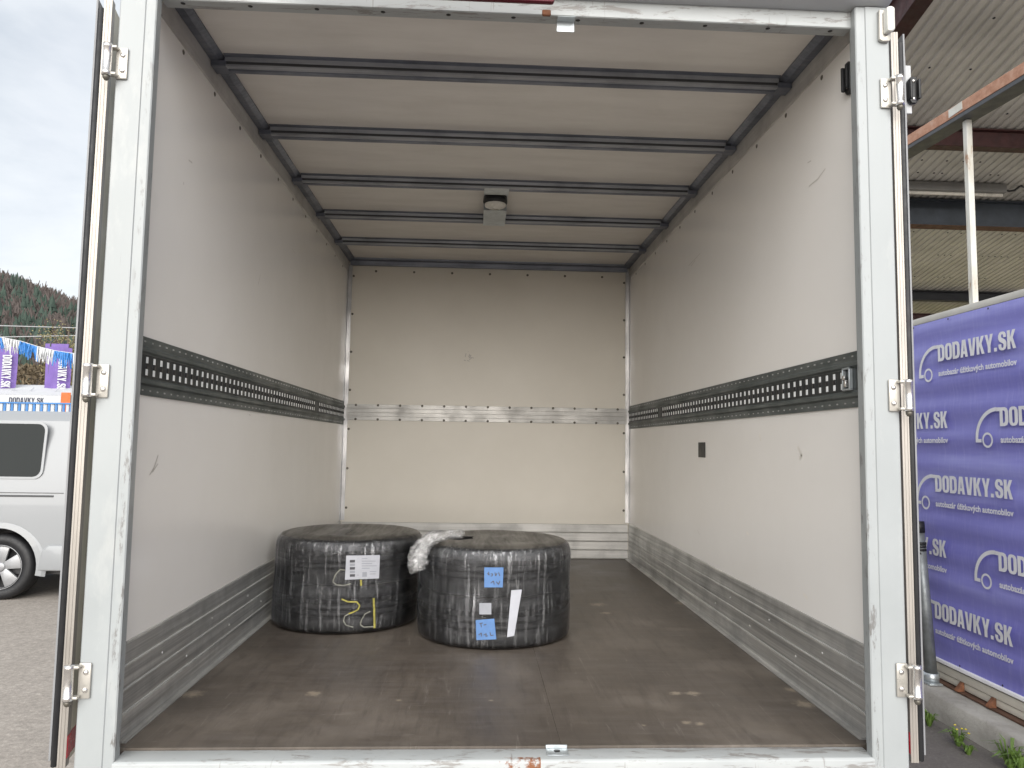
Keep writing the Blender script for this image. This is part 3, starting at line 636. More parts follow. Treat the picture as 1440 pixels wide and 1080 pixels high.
stroke(sb, [z8(*p_) for p_ in ((630, 430), (590, 425), (550, 470), (528, 530), (560, 555), (620, 560), (680, 545))], CB, 'chalk_white', .005, TB)
stroke(sb, [z8(*p_) for p_ in ((766, 512), (767, 562))], CB, 'chalk_yellow', .008, TB)
stroke(sb, [z8(*p_) for p_ in ((602, 674), (655, 698), (730, 698), (755, 730), (740, 765), (700, 785), (660, 800))], CB, 'chalk_yellow', .006, TB)
stroke(sb, [z8(*p_) for p_ in ((660, 800), (628, 820), (618, 860), (640, 895), (700, 912))], CB, 'chalk_white', .005, TB)
stroke(sb, [z8(*p_) for p_ in ((873, 668), (877, 760), (878, 840), (880, 920))], CB, 'chalk_yellow', .009, TB)
stroke(sb, [z8(*p_) for p_ in ((845, 778), (800, 800), (770, 850), (760, 890), (790, 912), (885, 905))], CB, 'chalk_white', .005, TB)
for k in range(3): stick(sb, (z8(185+38*k, 440), z8(205+38*k, 440), z8(208+38*k, 468), z8(190+38*k, 466)), CB, 'black', 'tear', off=.0015, sub=1, tilt=TB)
# loose crumpled film tail hanging off the front stack
cl = MB(); rg = random.Random(11)
path = [(652, 752), (628, 752), (608, 757), (596, 766), (589, 780), (586, 795), (590, 806)]
dep = [1.10, 1.06, 1.03, 1.02, 1.01, 1.00, 1.00]; wid = [.018, .022, .028, .033, .038, .042, .026]
base = len(cl.v); nn = 22
fine = []
for i in range(len(path)-1):
    for k in range(4):
        f_ = k/4; a_ = at(path[i][0], path[i][1], dep[i]); b_ = at(path[i+1][0], path[i+1][1], dep[i+1]); fine.append((a_.lerp(b_, f_), wid[i]*(1-f_)+wid[i+1]*f_))
for i, (p_, r_) in enumerate(fine):
    d = (fine[min(i+1, len(fine)-1)][0]-fine[max(i-1, 0)][0]).normalized(); a_ = Vector((0, 1, 0)); a_ = (a_-d*a_.dot(d)).normalized(); b_ = d.cross(a_)
    for k in range(nn):
        t_ = 2*math.pi*k/nn; rr = r_*(.75+.6*noise.noise(Vector((i*.30, k*.7, 3.1)))+.28*rg.random())
        cl.v.append(tuple(p_+a_*math.cos(t_)*rr*.5+b_*math.sin(t_)*rr))
for i in range(len(fine)-1):
    for k in range(nn): cl.face((i*nn+k, i*nn+(k+1) % nn, (i+1)*nn+(k+1) % nn, (i+1)*nn+k), 0, True)
cl.build('film_tail', 'film_crumple', sa)

# ------------------------------------------------------------------ lettering
def text_mesh(txt, width, height, bold=.0, ext=.0):
    cu = bpy.data.curves.new('lettering', 'FONT'); cu.body = txt; cu.size = 1; cu.offset = bold; cu.extrude = ext; cu.resolution_u = 3
    ob = bpy.data.objects.new('lettering', cu); COL.objects.link(ob)
    dg = bpy.context.evaluated_depsgraph_get(); dg.update()
    me = bpy.data.meshes.new_from_object(ob.evaluated_get(dg))
    V = [v.co.copy() for v in me.vertices]; F = [tuple(p_.vertices) for p_ in me.polygons]
    bpy.data.objects.remove(ob); bpy.data.curves.remove(cu); bpy.data.meshes.remove(me)
    x0 = min(v.x for v in V); x1 = max(v.x for v in V)
    caps = txt.upper() == txt
    y0 = min(v.y for v in V) if caps else -.0; y1 = max(v.y for v in V) if caps else .73
    return [((v.x-x0)/(x1-x0)*width, (v.y-y0)/(y1-y0)*height, v.z) for v in V], F
def lay(m_, VF, org, ux, uy, un, z=0.0, m=0):
    V, F = VF; n = len(m_.v); org = Vector(org)
    m_.v += [tuple(org+ux*x+uy*y+un*z) for x, y, _ in V]
    for f_ in F: m_.face([n+i for i in f_], m)
# block capitals with the heavy condensed look of the logo, one 1x1 cell each
def ring(o, i): return ('ring', o, i)
GLY = {
 'D': [[(0,0),(.62,0),(.86,.06),(1,.22),(1,.78),(.86,.94),(.62,1),(0,1)], [(.36,.17),(.5,.17),(.62,.25),(.62,.75),(.5,.83),(.36,.83)]],
 'O': [[(.14,.05),(.35,0),(.65,0),(.86,.05),(1,.2),(1,.8),(.86,.95),(.65,1),(.35,1),(.14,.95),(0,.8),(0,.2)], [(.37,.22),(.44,.15),(.56,.15),(.63,.22),(.63,.78),(.56,.85),(.44,.85),(.37,.78)]],
 'A': [[(0,0),(.34,0),(.39,.18),(.61,.18),(.66,0),(1,0),(.74,1),(.26,1)], [(.42,.34),(.58,.34),(.5,.72)]],
 'V': [[(.26,0),(.74,0),(1,1),(.66,1),(.5,.3),(.34,1),(0,1)]],
 'K': [[(0,0),(.35,0),(.35,.33),(.42,.45),(.63,0),(1,0),(.66,.58),(.98,1),(.62,1),(.35,.62),(.35,1),(0,1)]],
 'Y': [[(.32,0),(.68,0),(.68,.38),(1,1),(.66,1),(.5,.62),(.34,1),(0,1),(.32,.38)]],
 '.': [[(.0,0),(.9,0),(.9,.2),(.0,.2)]],
 'S': [[(0,.2),(.14,.05),(.35,0),(.65,0),(.86,.05),(1,.2),(1,.42),(.86,.55),(.37,.70),(.37,.8),(.44,.86),(.56,.86),(.63,.8),(.63,.68),(.98,.68),(.98,.82),(.85,.95),(.65,1),(.35,1),(.14,.95),(0,.8),(0,.62),(.14,.50),(.63,.33),(.63,.2),(.56,.14),(.44,.14),(.37,.2),(.37,.34),(0,.34)]]}
def glyph_faces(ch):
    bm = bmesh.new(); loops = GLY[ch]; es = []
    for lp in loops:
        vs = [bm.verts.new((x, y, 0)) for x, y in lp]
        es += [bm.edges.new((vs[i], vs[(i+1) % len(vs)])) for i in range(len(vs))]
    bmesh.ops.triangle_fill(bm, edges=es, use_beauty=True)
    bm.verts.index_update(); V = [v.co.copy() for v in bm.verts]; F = [tuple(v.index for v in f_.verts) for f_ in bm.faces]; bm.free(); return V, F
GC = {c_: glyph_faces(c_) for c_ in GLY}
def block_text(txt, width, height, lean=0.0):
    adv = [.45 if c_ == '.' else (1.0 if c_ != 'S' else .95) for c_ in txt]; tot = sum(adv)+.09*(len(txt)-1); k = width/tot; x = 0; V = []; F = []
    for c_, a_ in zip(txt, adv):
        n = len(V); gv, gf = GC[c_]; wd = a_ if c_ != '.' else .38
        V += [((x+v.x*wd+lean*v.y)*k, v.y*height, 0) for v in gv]; F += [tuple(n+i for i in f_) for f_ in gf]; x += a_+.09
    return V, F

# ------------------------------------------------------------------ right: panel wall with banner, kerb, pipe
XW = 3.05
wall = thing('panel_wall', (3.12, 1.5, G), 'cream panel wall standing on the concrete kerb behind the purple banner', 'wall')
MB().box((3.085, -3.5, -.60), (3.17, 7.0, 1.715)).build('wall_panel', 'panel_cream', wall)
MB().box((3.06, -3.5, 1.716), (3.18, 7.0, 1.762)).build('top_cap', 'panel_cap', wall, .004)
for z0, z1, x0 in ((-.655, -.602, 3.056), (-.705, -.660, 3.066)):
    MB().box((x0, -3.5, z0), (3.17, 7.0, z1)).build('base_board', 'panel_cream', wall, .004)
MB().box((3.03, -3.5, -.722), (3.17, 7.0, -.712)).build('floor_track', 'steel_brown', wall)
for y in (2.62, 2.33, 1.4, .5): MB().prism([(3.064, -.712), (3.015, -.712), (3.02, -.70), (3.058, -.655), (3.064, -.655)], 'y', y, y+.035).build('rusty_bracket', 'rust', wall, .002, 1)
kerb = MB(); ys = [-6+.16*i for i in range(100)]; prof = []
for i, y in enumerate(ys):
    j = noise.noise(Vector((y*1.7, 0, 1)))*.02; j2 = noise.noise(Vector((y*3.1, 4, 1)))*.008
    kerb.v += [(2.865+j, y, G-.05), (2.868+j*.6, y, G+.05+j2), (2.878+j2, y, -.742+j2), (2.892, y, -.728+j2*.5), (3.3, y, -.7245), (3.3, y, G-.05)]
for i in range(len(ys)-1):
    for k in range(5): kerb.face((i*6+k, (i+1)*6+k, (i+1)*6+k+1, i*6+k+1), 0, True)
kb_ = kerb.build('concrete_kerb', 'concrete'); tag(kb_, 'cracked low concrete kerb wall along the asphalt under the banner wall', 'kerb')
ban = thing('banner', (XW, 1.5, -.57), 'purple printed tarpaulin banner stretched along the panel wall', 'banner')
bm_ = MB(); ny, nz = 80, 90; Y0, Y1, Z0, Z1 = -2.2, 6.2, -.575, 1.712
def bx_off(y, z): return XW + .005*math.sin(z*2*math.pi/.19) + .007*noise.noise(Vector((y*.8, z*1.2, 2))) + .004*noise.noise(Vector((y*4, z*3, 5)))
for i in range(ny+1):
    for k in range(nz+1):
        y = Y0+(Y1-Y0)*i/ny; z = Z0+(Z1-Z0)*k/nz; bm_.v.append((bx_off(y, z), y, z))
for i in range(ny):
    for k in range(nz):
        q = i*(nz+1)+k; bm_.face((q, q+1, q+nz+2, q+nz+1), 0, True)
bm_.build('tarpaulin', 'banner', ban, fix=False)
MB().prism([(XW-.012, -.59), (XW+.006, -.59), (XW+.006, -.566), (XW-.006, -.562), (XW-.014, -.57)], 'y', Y0, Y1).build('hem', 'print_white', ban, .003, 1)
for k in range(22):
    for z in (1.695, -.55): place('eyelet', hole_me, (XW-.014, -2.0+.385*k, z), ban, (0, -math.pi/2, 0))
lg = MB(); lg2 = MB(); lg3 = MB(); ux, uy, un = Vector((0, -1, 0)), Vector((0, 0, 1)), Vector((-1, 0, 0))
lay(lg2, block_text('DODAVKY.SK', .725, .112), (0, 0, 0), ux, uy, un)
lay(lg3, text_mesh('autobazár úžitkových automobilov', .725, .038, .03), (0, 0, -.097), ux, uy, un)
def arc(c, r0, r1, a0, a1, n, sx_=1, sy_=1):
    for i in range(n):
        t0, t1 = a0+(a1-a0)*i/n, a0+(a1-a0)*(i+1)/n
        P_ = [(c[0]+r_*math.cos(t_)*sx_, c[1]+r_*math.sin(t_)*sy_) for r_, t_ in ((r0, t0), (r1, t0), (r1, t1), (r0, t1))]
        lg.quad(*[ux*x+uy*y for x, y in P_])
arc((-.125+.1, -.075), .17, .194, R(90), R(180), 16, 1, .98)              # windscreen sweep of the little van
lg.quad(*[ux*x+uy*y for x, y in ((-.03, .0905), (.002, .0905), (.002, .113), (-.03, .113))])
lg.quad(*[ux*x+uy*y for x, y in ((-.219, -.096), (-.165, -.096), (-.165, -.075), (-.219, -.075))])
arc((-.112, -.082), .034, .047, 0, 2*math.pi, 24)
LG = [(n_, b_.mesh(n_, 'print_white', origin=Vector((0, 0, 0)), fix=False)[0]) for n_, b_ in (('emblem', lg), ('lettering', lg2), ('tagline', lg3))]
for r_, (y, z) in enumerate(((2.735, 1.422), (2.168, .972), (2.81, .545), (2.225, .115), (2.858, -.303))):
    for k in range(-3, 4):
        yy = y+1.215*k
        if yy > 5.8 or yy-.75 < -2.1: continue
        [place(n_, me_, (XW-.0165, yy, z), ban) for n_, me_ in LG]
pipe = thing('steel_pipe', (2.965, 2.86, -.724), 'upright galvanised pipe with black cap beside the purple banner', 'pipe')
MB().tube([(2.985, 2.84, -.70), (2.962, 2.90, .27)], .038, 20).build('pipe_tube', 'pipe_steel', pipe)
MB().tube([(2.962, 2.90, .26), (2.9605, 2.904, .335)], .0415, 20).build('pipe_cap', 'black', pipe)
for k in range(4): MB().tube([(2.9645+random.uniform(-.001, .001), 2.893, .115+.022*k), (2.9645, 2.894, .132+.022*k)], .0400+.0015*(k % 2), 16).build('tape_wrap', 'rubber', pipe)
MB().prism([(2.93, 2.77), (3.02, 2.77), (3.02, 2.90), (2.93, 2.90)], 'z', -.724, -.712).build('foot_plate', 'galv', pipe, .003)
MB().lathe([(.039, -.712), (.047, -.712), (.047, -.655), (.039, -.655)], (2.985, 2.84, 0), 20, closed=True).build('foot_collar', 'galv', pipe)
MB().tube([(2.935, 2.905, -.3), (2.925, 2.9, -.18)], .006, 8).build('pipe_tag', 'galv', pipe)
# weeds at the foot of the kerb
def weed(px, py, n, h, label, flower=False):
    c = atz(px, py, G); w_ = thing('weed', c, label, 'weed', 'weeds at the foot of the kerb'); m_ = MB(); rg = random.Random(px)
    for k in range(n):
        a_ = rg.uniform(0, 2*math.pi); l_ = h*rg.uniform(.5, 1.1); out = rg.uniform(.25, .9)*l_; wd = rg.uniform(.004, .009)
        d = Vector((math.cos(a_), math.sin(a_), 0)); sd_ = Vector((-d.y, d.x, 0))*wd
        p0 = c+d*.008; p1 = c+d*out*.5+Vector((0, 0, l_*.7)); p2 = c+d*out+Vector((0, 0, l_*(.95-.5*out/l_)))
        m_.quad(p0-sd_*.5, p0+sd_*.5, p1+sd_, p1-sd_); m_.quad(p1-sd_, p1+sd_, p2+sd_*.15, p2-sd_*.15)
    m_.build('blades', 'weed', w_, fix=False)
    if flower:
        f_ = MB()
        for k in range(5): q = c+Vector((rg.uniform(-.04, .04), rg.uniform(-.04, .04), h*rg.uniform(.6, .9))); f_.lathe([(0, -.004), (.009, .0), (0, .006)], q, 7)
        f_.build('flowers', 'weed_flower', w_)
weed(1307, 1022, 46, .13, 'small green weed tuft by the kerb below the pipe foot')
weed(1348, 1050, 40, .13, 'yellow-green weed in the crack at the kerb', True)
weed(1362, 1062, 26, .08, 'low spreading weed beside the yellow-green one')
weed(1422, 1085, 36, .20, 'tall grass tuft at the foot of the concrete kerb')
weed(1437, 1092, 30, .15, 'bushy grass clump beyond the tall tuft at the kerb')

# ------------------------------------------------------------------ right: open shed roof
shed = thing('shed_canopy', (6.5, 5, G), 'open steel shed with a corrugated lean-to roof behind the panel wall', 'shed')
KX = 3.389/2.489
A0 = CAMPOS + (Vector((2.4, 2.041, 3.222))-CAMPOS)*KX                       # a point on the roof's outer edge
D1 = Vector((.075, 1, -.142)); D1N = D1.normalized()
def roofz(x, y): return A0.z - .142*(y-A0.y)
def roofp(x_off, y, dz=0): return Vector((A0.x+.075*(y-A0.y)+x_off, y, roofz(0, y)+dz))
YA, YB = -1.5, 11.0
rs = MB(); per = .09; nrib = 76; idx = []
for k in range(nrib):
    x = k*per
    for dxx, dz in ((0, 0), (.048, 0), (.056, .014), (.082, .014)):
        a_ = roofp(x+dxx, YA, dz); b_ = roofp(x+dxx, YB, dz); idx.append((len(rs.v), len(rs.v)+1)); rs.v += [tuple(a_), tuple(b_)]
for (a_, b_), (c_, d_) in zip(idx, idx[1:]): rs.face((a_, b_, d_, c_))
rs.build('roof_sheet', 'roof_sheet', shed, fix=False)
sc_ = MB(); rg = random.Random(5)
for y in (3.15, 3.75, 4.35, 5.2, 5.45, 6.9, 7.6, 8.4, 9.3):
    for k in range(0, 70):
        if rg.random() < .35:
            q = roofp(k*per+.024, y, -.003); sc_.lathe([(0, -.005), (.011, -.002), (.012, .004)], q, 6)
stuff(sc_.build('roof_screws', 'steel_black', shed))
def ibeam(a_, b_, h, wd, mat, name='beam', mat2=None, up=None):
    """I-beam whose top centre runs a_ -> b_"""
    a_, b_ = Vector(a_), Vector(b_); d = (b_-a_).normalized(); sd_ = d.cross(Vector((0, 0, 1))).normalized(); upv = sd_.cross(d); l_ = (b_-a_).length
    Mx = Matrix(((sd_.x, d.x, upv.x, a_.x), (sd_.y, d.y, upv.y, a_.y), (sd_.z, d.z, upv.z, a_.z), (0, 0, 0, 1)))
    t_ = .014; w2 = wd/2
    o_ = [(-w2, 0), (w2, 0), (w2, -t_), (.006, -t_), (.006, -h+t_), (w2, -h+t_), (w2, -h), (-w2, -h), (-w2, -h+t_), (-.006, -h+t_), (-.006, -t_), (-w2, -t_)]
    m_ = MB().prism(o_, 'y', 0, l_, M=Mx); ob = m_.build(name, mat, shed, .003, 1)
    if mat2: MB().box((-w2-.002, 0, -h-.004), (w2+.002, l_, -h-.0005), M=Mx).build('beam_flange', mat2, shed)
    return ob
edge_top = .36
a_ = roofp(-.07, YA, edge_top); b_ = roofp(-.07, YB, edge_top); ibeam(a_, b_, edge_top, .14, 'steel_oxblood', 'edge_beam')
def cross(y, h, mat, wd=.14, mat2=None):
    a_ = roofp(.02, y, -.005); b_ = roofp(6.8, y, -.005); b_.y = a_.y; return ibeam(a_, b_, h, wd, mat, 'cross_beam', mat2)
yk = lambda y: CAMPOS.y+(y-CAMPOS.y)*KX
cross(yk(2.85), .185, 'steel_oxblood', .12); cross(yk(3.9), .31, 'steel_blue', .16, 'steel_brown'); cross(yk(6.05), .15, 'steel_black', .12); 
cross(YA+1.3, .2, 'steel_oxblood', .12)
a_ = roofp(.02, yk(6.5), -.16); b_ = roofp(6.8, yk(6.5), -.16); b_.y = a_.y; ibeam(a_, b_, .17, .12, 'steel_oxblood', 'cross_beam')
for x, y in ((roofp(.1, 0).x, 10.2), (9.6, 9.9), (9.6, 1.0), (roofp(.1, -.6).x, -.6)):
    MB().box((x-.09, y-.09, G), (x+.09, y+.09, roofz(0, y)-.06)).build('column', 'steel_oxblood', shed, .006, 1)
bw = MB().box((3.4, 10.6, G), (13, 10.8, roofz(0, 10.7)-.1)).build('rear_wall', 'yellow_wall', shed)
tp0, tp1 = roofp(0, yk(3.598)), None
tz = roofz(0, tp0.y)-.06
tube = thing('fluorescent_light', (4.9, tp0.y, tz-.08), 'long unlit fluorescent tube light under the corrugated shed roof', 'light')
xr = at(1412, 262, tp0.y).x
MB().box((xr-1.55, tp0.y-.05, tz-.045), (xr, tp0.y+.05, tz+.055)).build('lamp_housing', 'tube_body', tube, .012, 2)
MB().tube([(xr-1.52, tp0.y, tz-.062), (xr-.03, tp0.y, tz-.062)], .02, 12).build('lamp_tube', 'lamp_lens', tube)
MB().tube([(xr-.01, tp0.y, tz), (xr+.06, tp0.y, tz-.012), (xr+.12, tp0.y, tz+.0), (xr+.2, tp0.y+.02, tz+.06), (xr+.5, tp0.y+.1, tz+.05)], .012, 8).build('cable', 'black', tube)
# rusty awning frame on thin posts in front of the shed
fr = thing('awning_frame', (3.15, 2, G), 'rust-topped steel angle beam on thin flaking white posts', 'frame')
z0, z1 = 3.203, 3.144; y0, y1 = 3.272, 2.004; sl_ = (z1-z0)/(y1-y0); ya, yb = -1.2, 6.5
zz = lambda y: z0+sl_*(y-y0)
def slab(yl, yh, xa, xb, dz0, dz1, name, mat):
    m_ = MB(); P_ = [(x, y, zz(y)+d) for y in (yl, yh) for x in (xa, xb) for d in (dz0, dz1)]
    m_.v += P_
    for q in ((0, 1, 3, 2), (4, 6, 7, 5), (0, 4, 5, 1), (2, 3, 7, 6), (0, 2, 6, 4), (1, 5, 7, 3)): m_.face(q)
    return m_.build(name, mat, fr, .002, 1)
slab(ya, yb, 3.14, 3.19, -.075, .0, 'beam_face', 'rusty_flange'); slab(ya, yb, 3.143, 3.28, -.105, -.0765, 'beam_web', 'steel_grey')
for y in (2.615, -.6, 5.6):
    MB().box((3.155, y-.038, -.71), (3.205, y+.038, zz(y)-.108)).build('post', 'post_paint', fr, .004, 1) if y != 2.615 else MB().box((3.195, y-.022, -.70), (3.235, y+.022, zz(y)-.108)).build('post', 'post_paint', fr, .004, 1)
MB().box((3.136, 2.55, zz(2.6)-.06), (3.1395, 2.69, zz(2.6)-.005)).build('weld_plate', 'post_paint', fr)

# ------------------------------------------------------------------ left: parked van
VX, VY = -5.04, 6.0
van = thing('parked_van', (VX-1.5, VY+.95, G), 'silver-white passenger van parked side-on with alloy wheels', 'van')
def vsec(x):
    """half section outline at length position x (rear at +1.0, front at -3.9 from the rear axle)"""
    t_ = x
    zr = 1.10
    if t_ < -1.9: zr = 1.10 - .05*((-1.9-t_)/.6)**2 if t_ > -2.5 else max(.35, 1.05-(-2.5-t_)*.88)
    if t_ < -3.3: zr = max(-.05, .35-(-3.3-t_)**2*.55)
    if t_ > .8: zr = 1.10-.06*((t_-.8)/.2)**2
    zb = -.57 if t_ > .38 else -.62
    belt = .37; zr = max(zr, belt+.02) if t_ > -3.3 else zr
    up = max(0, zr-belt)
    P_ = [(.06, zb), (.0, zb+.08), (.0, -.30), (-.012, -.02), (.0, .2), (.014, min(belt, zr-.01))]
    k = up/.73
    P_ += [(.014+.05*k, belt+up*.45 if up > .03 else min(belt, zr-.01)+.002), (.014+.13*k, zr-.10*min(1, k)), (.014+.20*k+.02, zr-.03*min(1, k)), (.40, zr+.012)]
    return P_
xs = [1.0, .97, .9, .75, .45, .2, -.2, -.6, -1.0, -1.5, -1.9, -2.2, -2.5, -2.8, -3.1, -3.3, -3.5, -3.7, -3.82, -3.88]
vb = MB(); K_ = len(vsec(0))*2
for i, x in enumerate(xs):
    pin = .06 if i in (0, len(xs)-1) else (.025 if i in (1, len(xs)-2) else 0)
    S_ = vsec(x); ring_ = [(VX+x, VY+p_[0]+pin, p_[1]) for p_ in S_] + [(VX+x, VY+1.9-p_[0]-pin, p_[1]) for p_ in S_[::-1]]
    vb.v += ring_
for i in range(len(xs)-1):
    for k in range(K_): k2 = (k+1) % K_; vb.face((i*K_+k, i*K_+k2, (i+1)*K_+k2, (i+1)*K_+k), 0, True)
vb.face(list(range(K_))[::-1]); vb.face([(len(xs)-1)*K_+k for k in range(K_)])
body = vb.build('van_body', 'van_paint', van)
cut = MB()
for cx_ in (VX, VX-3.0):
    cut.lathe([(0, VY-.2), (.40, VY-.2), (.40, VY+.32), (0, VY+.32)], (cx_, 0, G+.34+.01), 40, axis='y'); cut.lathe([(0, VY+1.58), (.40, VY+1.58), (.40, VY+2.1), (0, VY+2.1)], (cx_, 0, G+.35), 40, axis='y')
cme, co_ = cut.mesh('arch_cut', 'wheel_dark'); cob = bpy.data.objects.new('arch_cut', cme); COL.objects.link(cob); cob.location = co_
bmod = body.modifiers.new('arch', 'BOOLEAN'); bmod.operation = 'DIFFERENCE'; bmod.object = cob; bmod.solver = 'EXACT'
body.data.materials.append(MAT['wheel_dark'])
bpy.context.view_layer.update(); dg = bpy.context.evaluated_depsgraph_get()
nm = bpy.data.meshes.new_from_object(body.evaluated_get(dg)); body.modifiers.clear(); body.data = nm
bpy.data.objects.remove(cob); bpy.data.meshes.remove(cme)
try: nm.set_sharp_from_angle(angle=R(35))
except Exception: pass
def yin(z):                                       # how far the side leans in at height z above the belt
    return .014+max(0, z-.37)*.09
def side_panel_(pts, mat, name, parent, off=.004, th=.012):
    m_ = MB(); n = len(pts)
    m_.v += [(VX+x, VY+yin(z)-off, z) for x, z in pts] + [(VX+x, VY+yin(z)-off+th, z) for x, z in pts]
    m_.face(list(range(n))); m_.face([n+i for i in range(n)][::-1])
    for i in range(n): j = (i+1) % n; m_.face((i, j, n+j, n+i))
    return m_.build(name, mat, parent)
def rrect(x0, x1, z0, z1, r_, n=5):
    P_ = []
    for cx_, cz_, a0 in ((x1-r_, z1-r_, 0), (x0+r_, z1-r_, 90), (x0+r_, z0+r_, 180), (x1-r_, z0+r_, 270)):
        P_ += [(cx_+r_*math.cos(R(a0+90*i/n)), cz_+r_*math.sin(R(a0+90*i/n))) for i in range(n+1)]
    return P_
for x0, x1 in ((-1.05, .36), (-2.25, -1.15)):
    wi = side_panel_(rrect(x0-.022, x1+.026, .383, .987, .09), 'van_paint', 'window', van, .010, .015)
    side_panel_(rrect(x0, x1, .405, .965, .08), 'glass_dark', 'pane', wi, .0125, .01)
side_panel_([(-2.35, .42), (-3.15, .42), (-2.75, .78), (-2.45, .93), (-2.35, .95)], 'glass_dark', 'window', van, .012, .02)
MB().quad((VX-2.62, VY+.2, 1.02), (VX-2.62, VY+1.7, 1.02), (VX-3.28, VY+1.8, .45), (VX-3.28, VY+.1, .45)).build('windscreen', 'glass_dark', van)
MB().box((VX-1.2, VY-.010, .196), (VX+.52, VY+.004, .214)).build('door_rail', 'van_trim', van, .003, 1)
for x in (.66, -1.1, -2.3):
    MB().box((VX+x, VY-.0035, -.45), (VX+x+.007, VY+.004, .36)).build('door_seam', 'van_trim', van)
MB().box((VX-1.1, VY-.0035, .235), (VX+.62, VY+.006, .241)).build('body_crease', 'van_trim', van)
MB().prism([(.40, -.57), (.44, -.36), (.50, -.30), (1.02, -.30), (1.05, -.34), (1.05, -.53), (1.02, -.57)], 'y', VY-.022, VY+1.922, M=Matrix.Translation((VX, 0, 0))).build('bumper', 'van_paint', van, .02, 3)
for cx_ in (VX, VX-3.0):
    arch = MB()
    for i in range(24):
        t0, t1 = R(-12+204*i/24), R(-12+204*(i+1)/24)
        f_ = lambda r_, t_, y: (cx_+r_*math.cos(t_), y, G+.35+r_*math.sin(t_))
        arch.quad(f_(.40, t0, VY-.02), f_(.40, t1, VY-.02), f_(.455, t1, VY-.012), f_(.455, t0, VY-.012), 0, True)
        arch.quad(f_(.455, t0, VY-.012), f_(.455, t1, VY-.012), f_(.49, t1, VY+.008), f_(.49, t0, VY+.008), 0, True)
        arch.quad(f_(.40, t0, VY+.08), f_(.40, t1, VY+.08), f_(.40, t1, VY-.02), f_(.40, t0, VY-.02), 0, True)
    arch.build('wheel_arch', 'van_paint', van)
def wheel(c, s):
    wl = link('wheel', None, c, van)
    MB().lathe([(.225, -.1), (.29, -.115), (.325, -.1), (.34, -.07), (.34, .07), (.325, .1), (.29, .115), (.225, .1)], c, 48, axis='y', closed=True).build('tyre', 'rubber', wl)
    MB().lathe([(.228, s*.105), (.222, s*.108), (.205, s*.06), (.20, s*.02), (0, s*.02), (0, -s*.02), (.22, -s*.02)], c, 40, axis='y').build('rim', 'wheel_dark', wl)
    for k in range(5):
        a_ = R(90+72*k); d = Vector((math.cos(a_), 0, math.sin(a_))); sd_ = Vector((-d.z, 0, d.x)); m_ = MB(); cc = Vector(c)
        yo = Vector((0, s*.085, 0)); yi = Vector((0, s*.06, 0))
        P_ = [cc+d*.03+sd_*.035+yo, cc+d*.03-sd_*.035+yo, cc+d*.215-sd_*.082+yo, cc+d*.215+sd_*.082+yo]
        Q_ = [p_-Vector((0, s*.03, 0)) for p_ in P_]; m_.v += [tuple(p_) for p_ in P_+Q_]
        for q in ((0, 1, 2, 3), (7, 6, 5, 4), (0, 4, 5, 1), (1, 5, 6, 2), (2, 6, 7, 3), (3, 7, 4, 0)): m_.face(q)
        m_.build('spoke', 'alloy', wl, .006, 2)
    MB().lathe([(.0, s*.095), (.03, s*.094), (.05, s*.088), (.05, s*.05)], c, 20, axis='y').build('hub_cap', 'alloy', wl)
    MB().lathe([(.212, s*.085), (.228, s*.108), (.232, s*.106), (.22, s*.06)], c, 40, axis='y', closed=True).build('rim_lip', 'alloy', wl)
for cx_ in (VX, VX-3.0):
    wheel((cx_, VY+.13, G+.34), -1); wheel((cx_, VY+1.77, G+.34), 1)
for y in (VY+.12, VY+1.68): MB().box((VX+.985, y, .0), (VX+1.012, y+.1, .55)).build('tail_light', 'lamp_tail', van, .008, 2)
for y in (VY+.2, VY+1.42): MB().box((VX-3.80, y, -.12), (VX-3.86, y+.28, .06)).build('headlight', 'lamp_clear', van, .02, 2)
MB().box((VX+1.0, VY+.3, .42), (VX+.985, VY+1.6, .98)).build('rear_window', 'glass_dark', van)
MB().box((VX-3.7, VY+.1, -.62), (VX+.9, VY+1.8, -.55)).build('underbody', 'wheel_dark', van)

# ------------------------------------------------------------------ left: fence, tent, flags, bunting
FY = 9.6
fa, fb = at(-160, 566, FY), at(260, 566, FY)
fence = thing('slat_fence', ((fa.x+fb.x)/2, FY, G), 'blue railing with white and blue uprights behind the silver-white van', 'fence')
zt = at(50, 566, FY).z
MB().box((fa.x, FY-.03, zt-.022), (fb.x, FY+.03, zt)).build('top_rail', 'fence_blue', fence)
MB().box((fa.x, FY-.03, G+.3), (fb.x, FY+.03, G+.34)).build('bottom_rail', 'fence_blue', fence)
sm_w, _ = MB().box((-.020, -.012, G), (.020, .012, zt-.0225)).mesh('slat', 'fence_white', origin=Vector((0, 0, 0))); sm_b, _ = MB().box((-.017, -.018, G), (.017, .002, zt-.0225)).mesh('slat', 'fence_blue', origin=Vector((0, 0, 0)))
x = fa.x; k = 0
while x < fb.x:
    place('slat', sm_w if k % 2 else sm_b, (x, FY, 0), fence); x += .055; k += 1
TY = 13.0
tent = thing('market_tent', (at(20, 560, TY).x, TY+1.2, G), 'white gazebo tent with black lettering and orange valance end', 'tent')
def tp(px, py, dy=0): return at(px, py, TY+dy)
z_e = tp(30, 570).z
eL, eR = tp(-220, 566), tp(99, 566); zl = (tp(20, 557).z+tp(60, 557).z)/2
rf = MB(); a_, b_ = Vector((eL.x, TY, zl+.02)), Vector((eR.x, TY, zl+.02)); back = Vector((0, 2.4, 0)); top = Vector((0, 1.0, tp(30, 541, 1.0).z-zl-.02))
rf.quad(a_, b_, b_+top+Vector((.05, 0, 0)), a_+top); rf.quad(a_+top, b_+top+Vector((.05, 0, 0)), b_+back, a_+back); rf.face((1, 6, 2))
rf.build('tent_roof', 'tent_white', tent, fix=False)
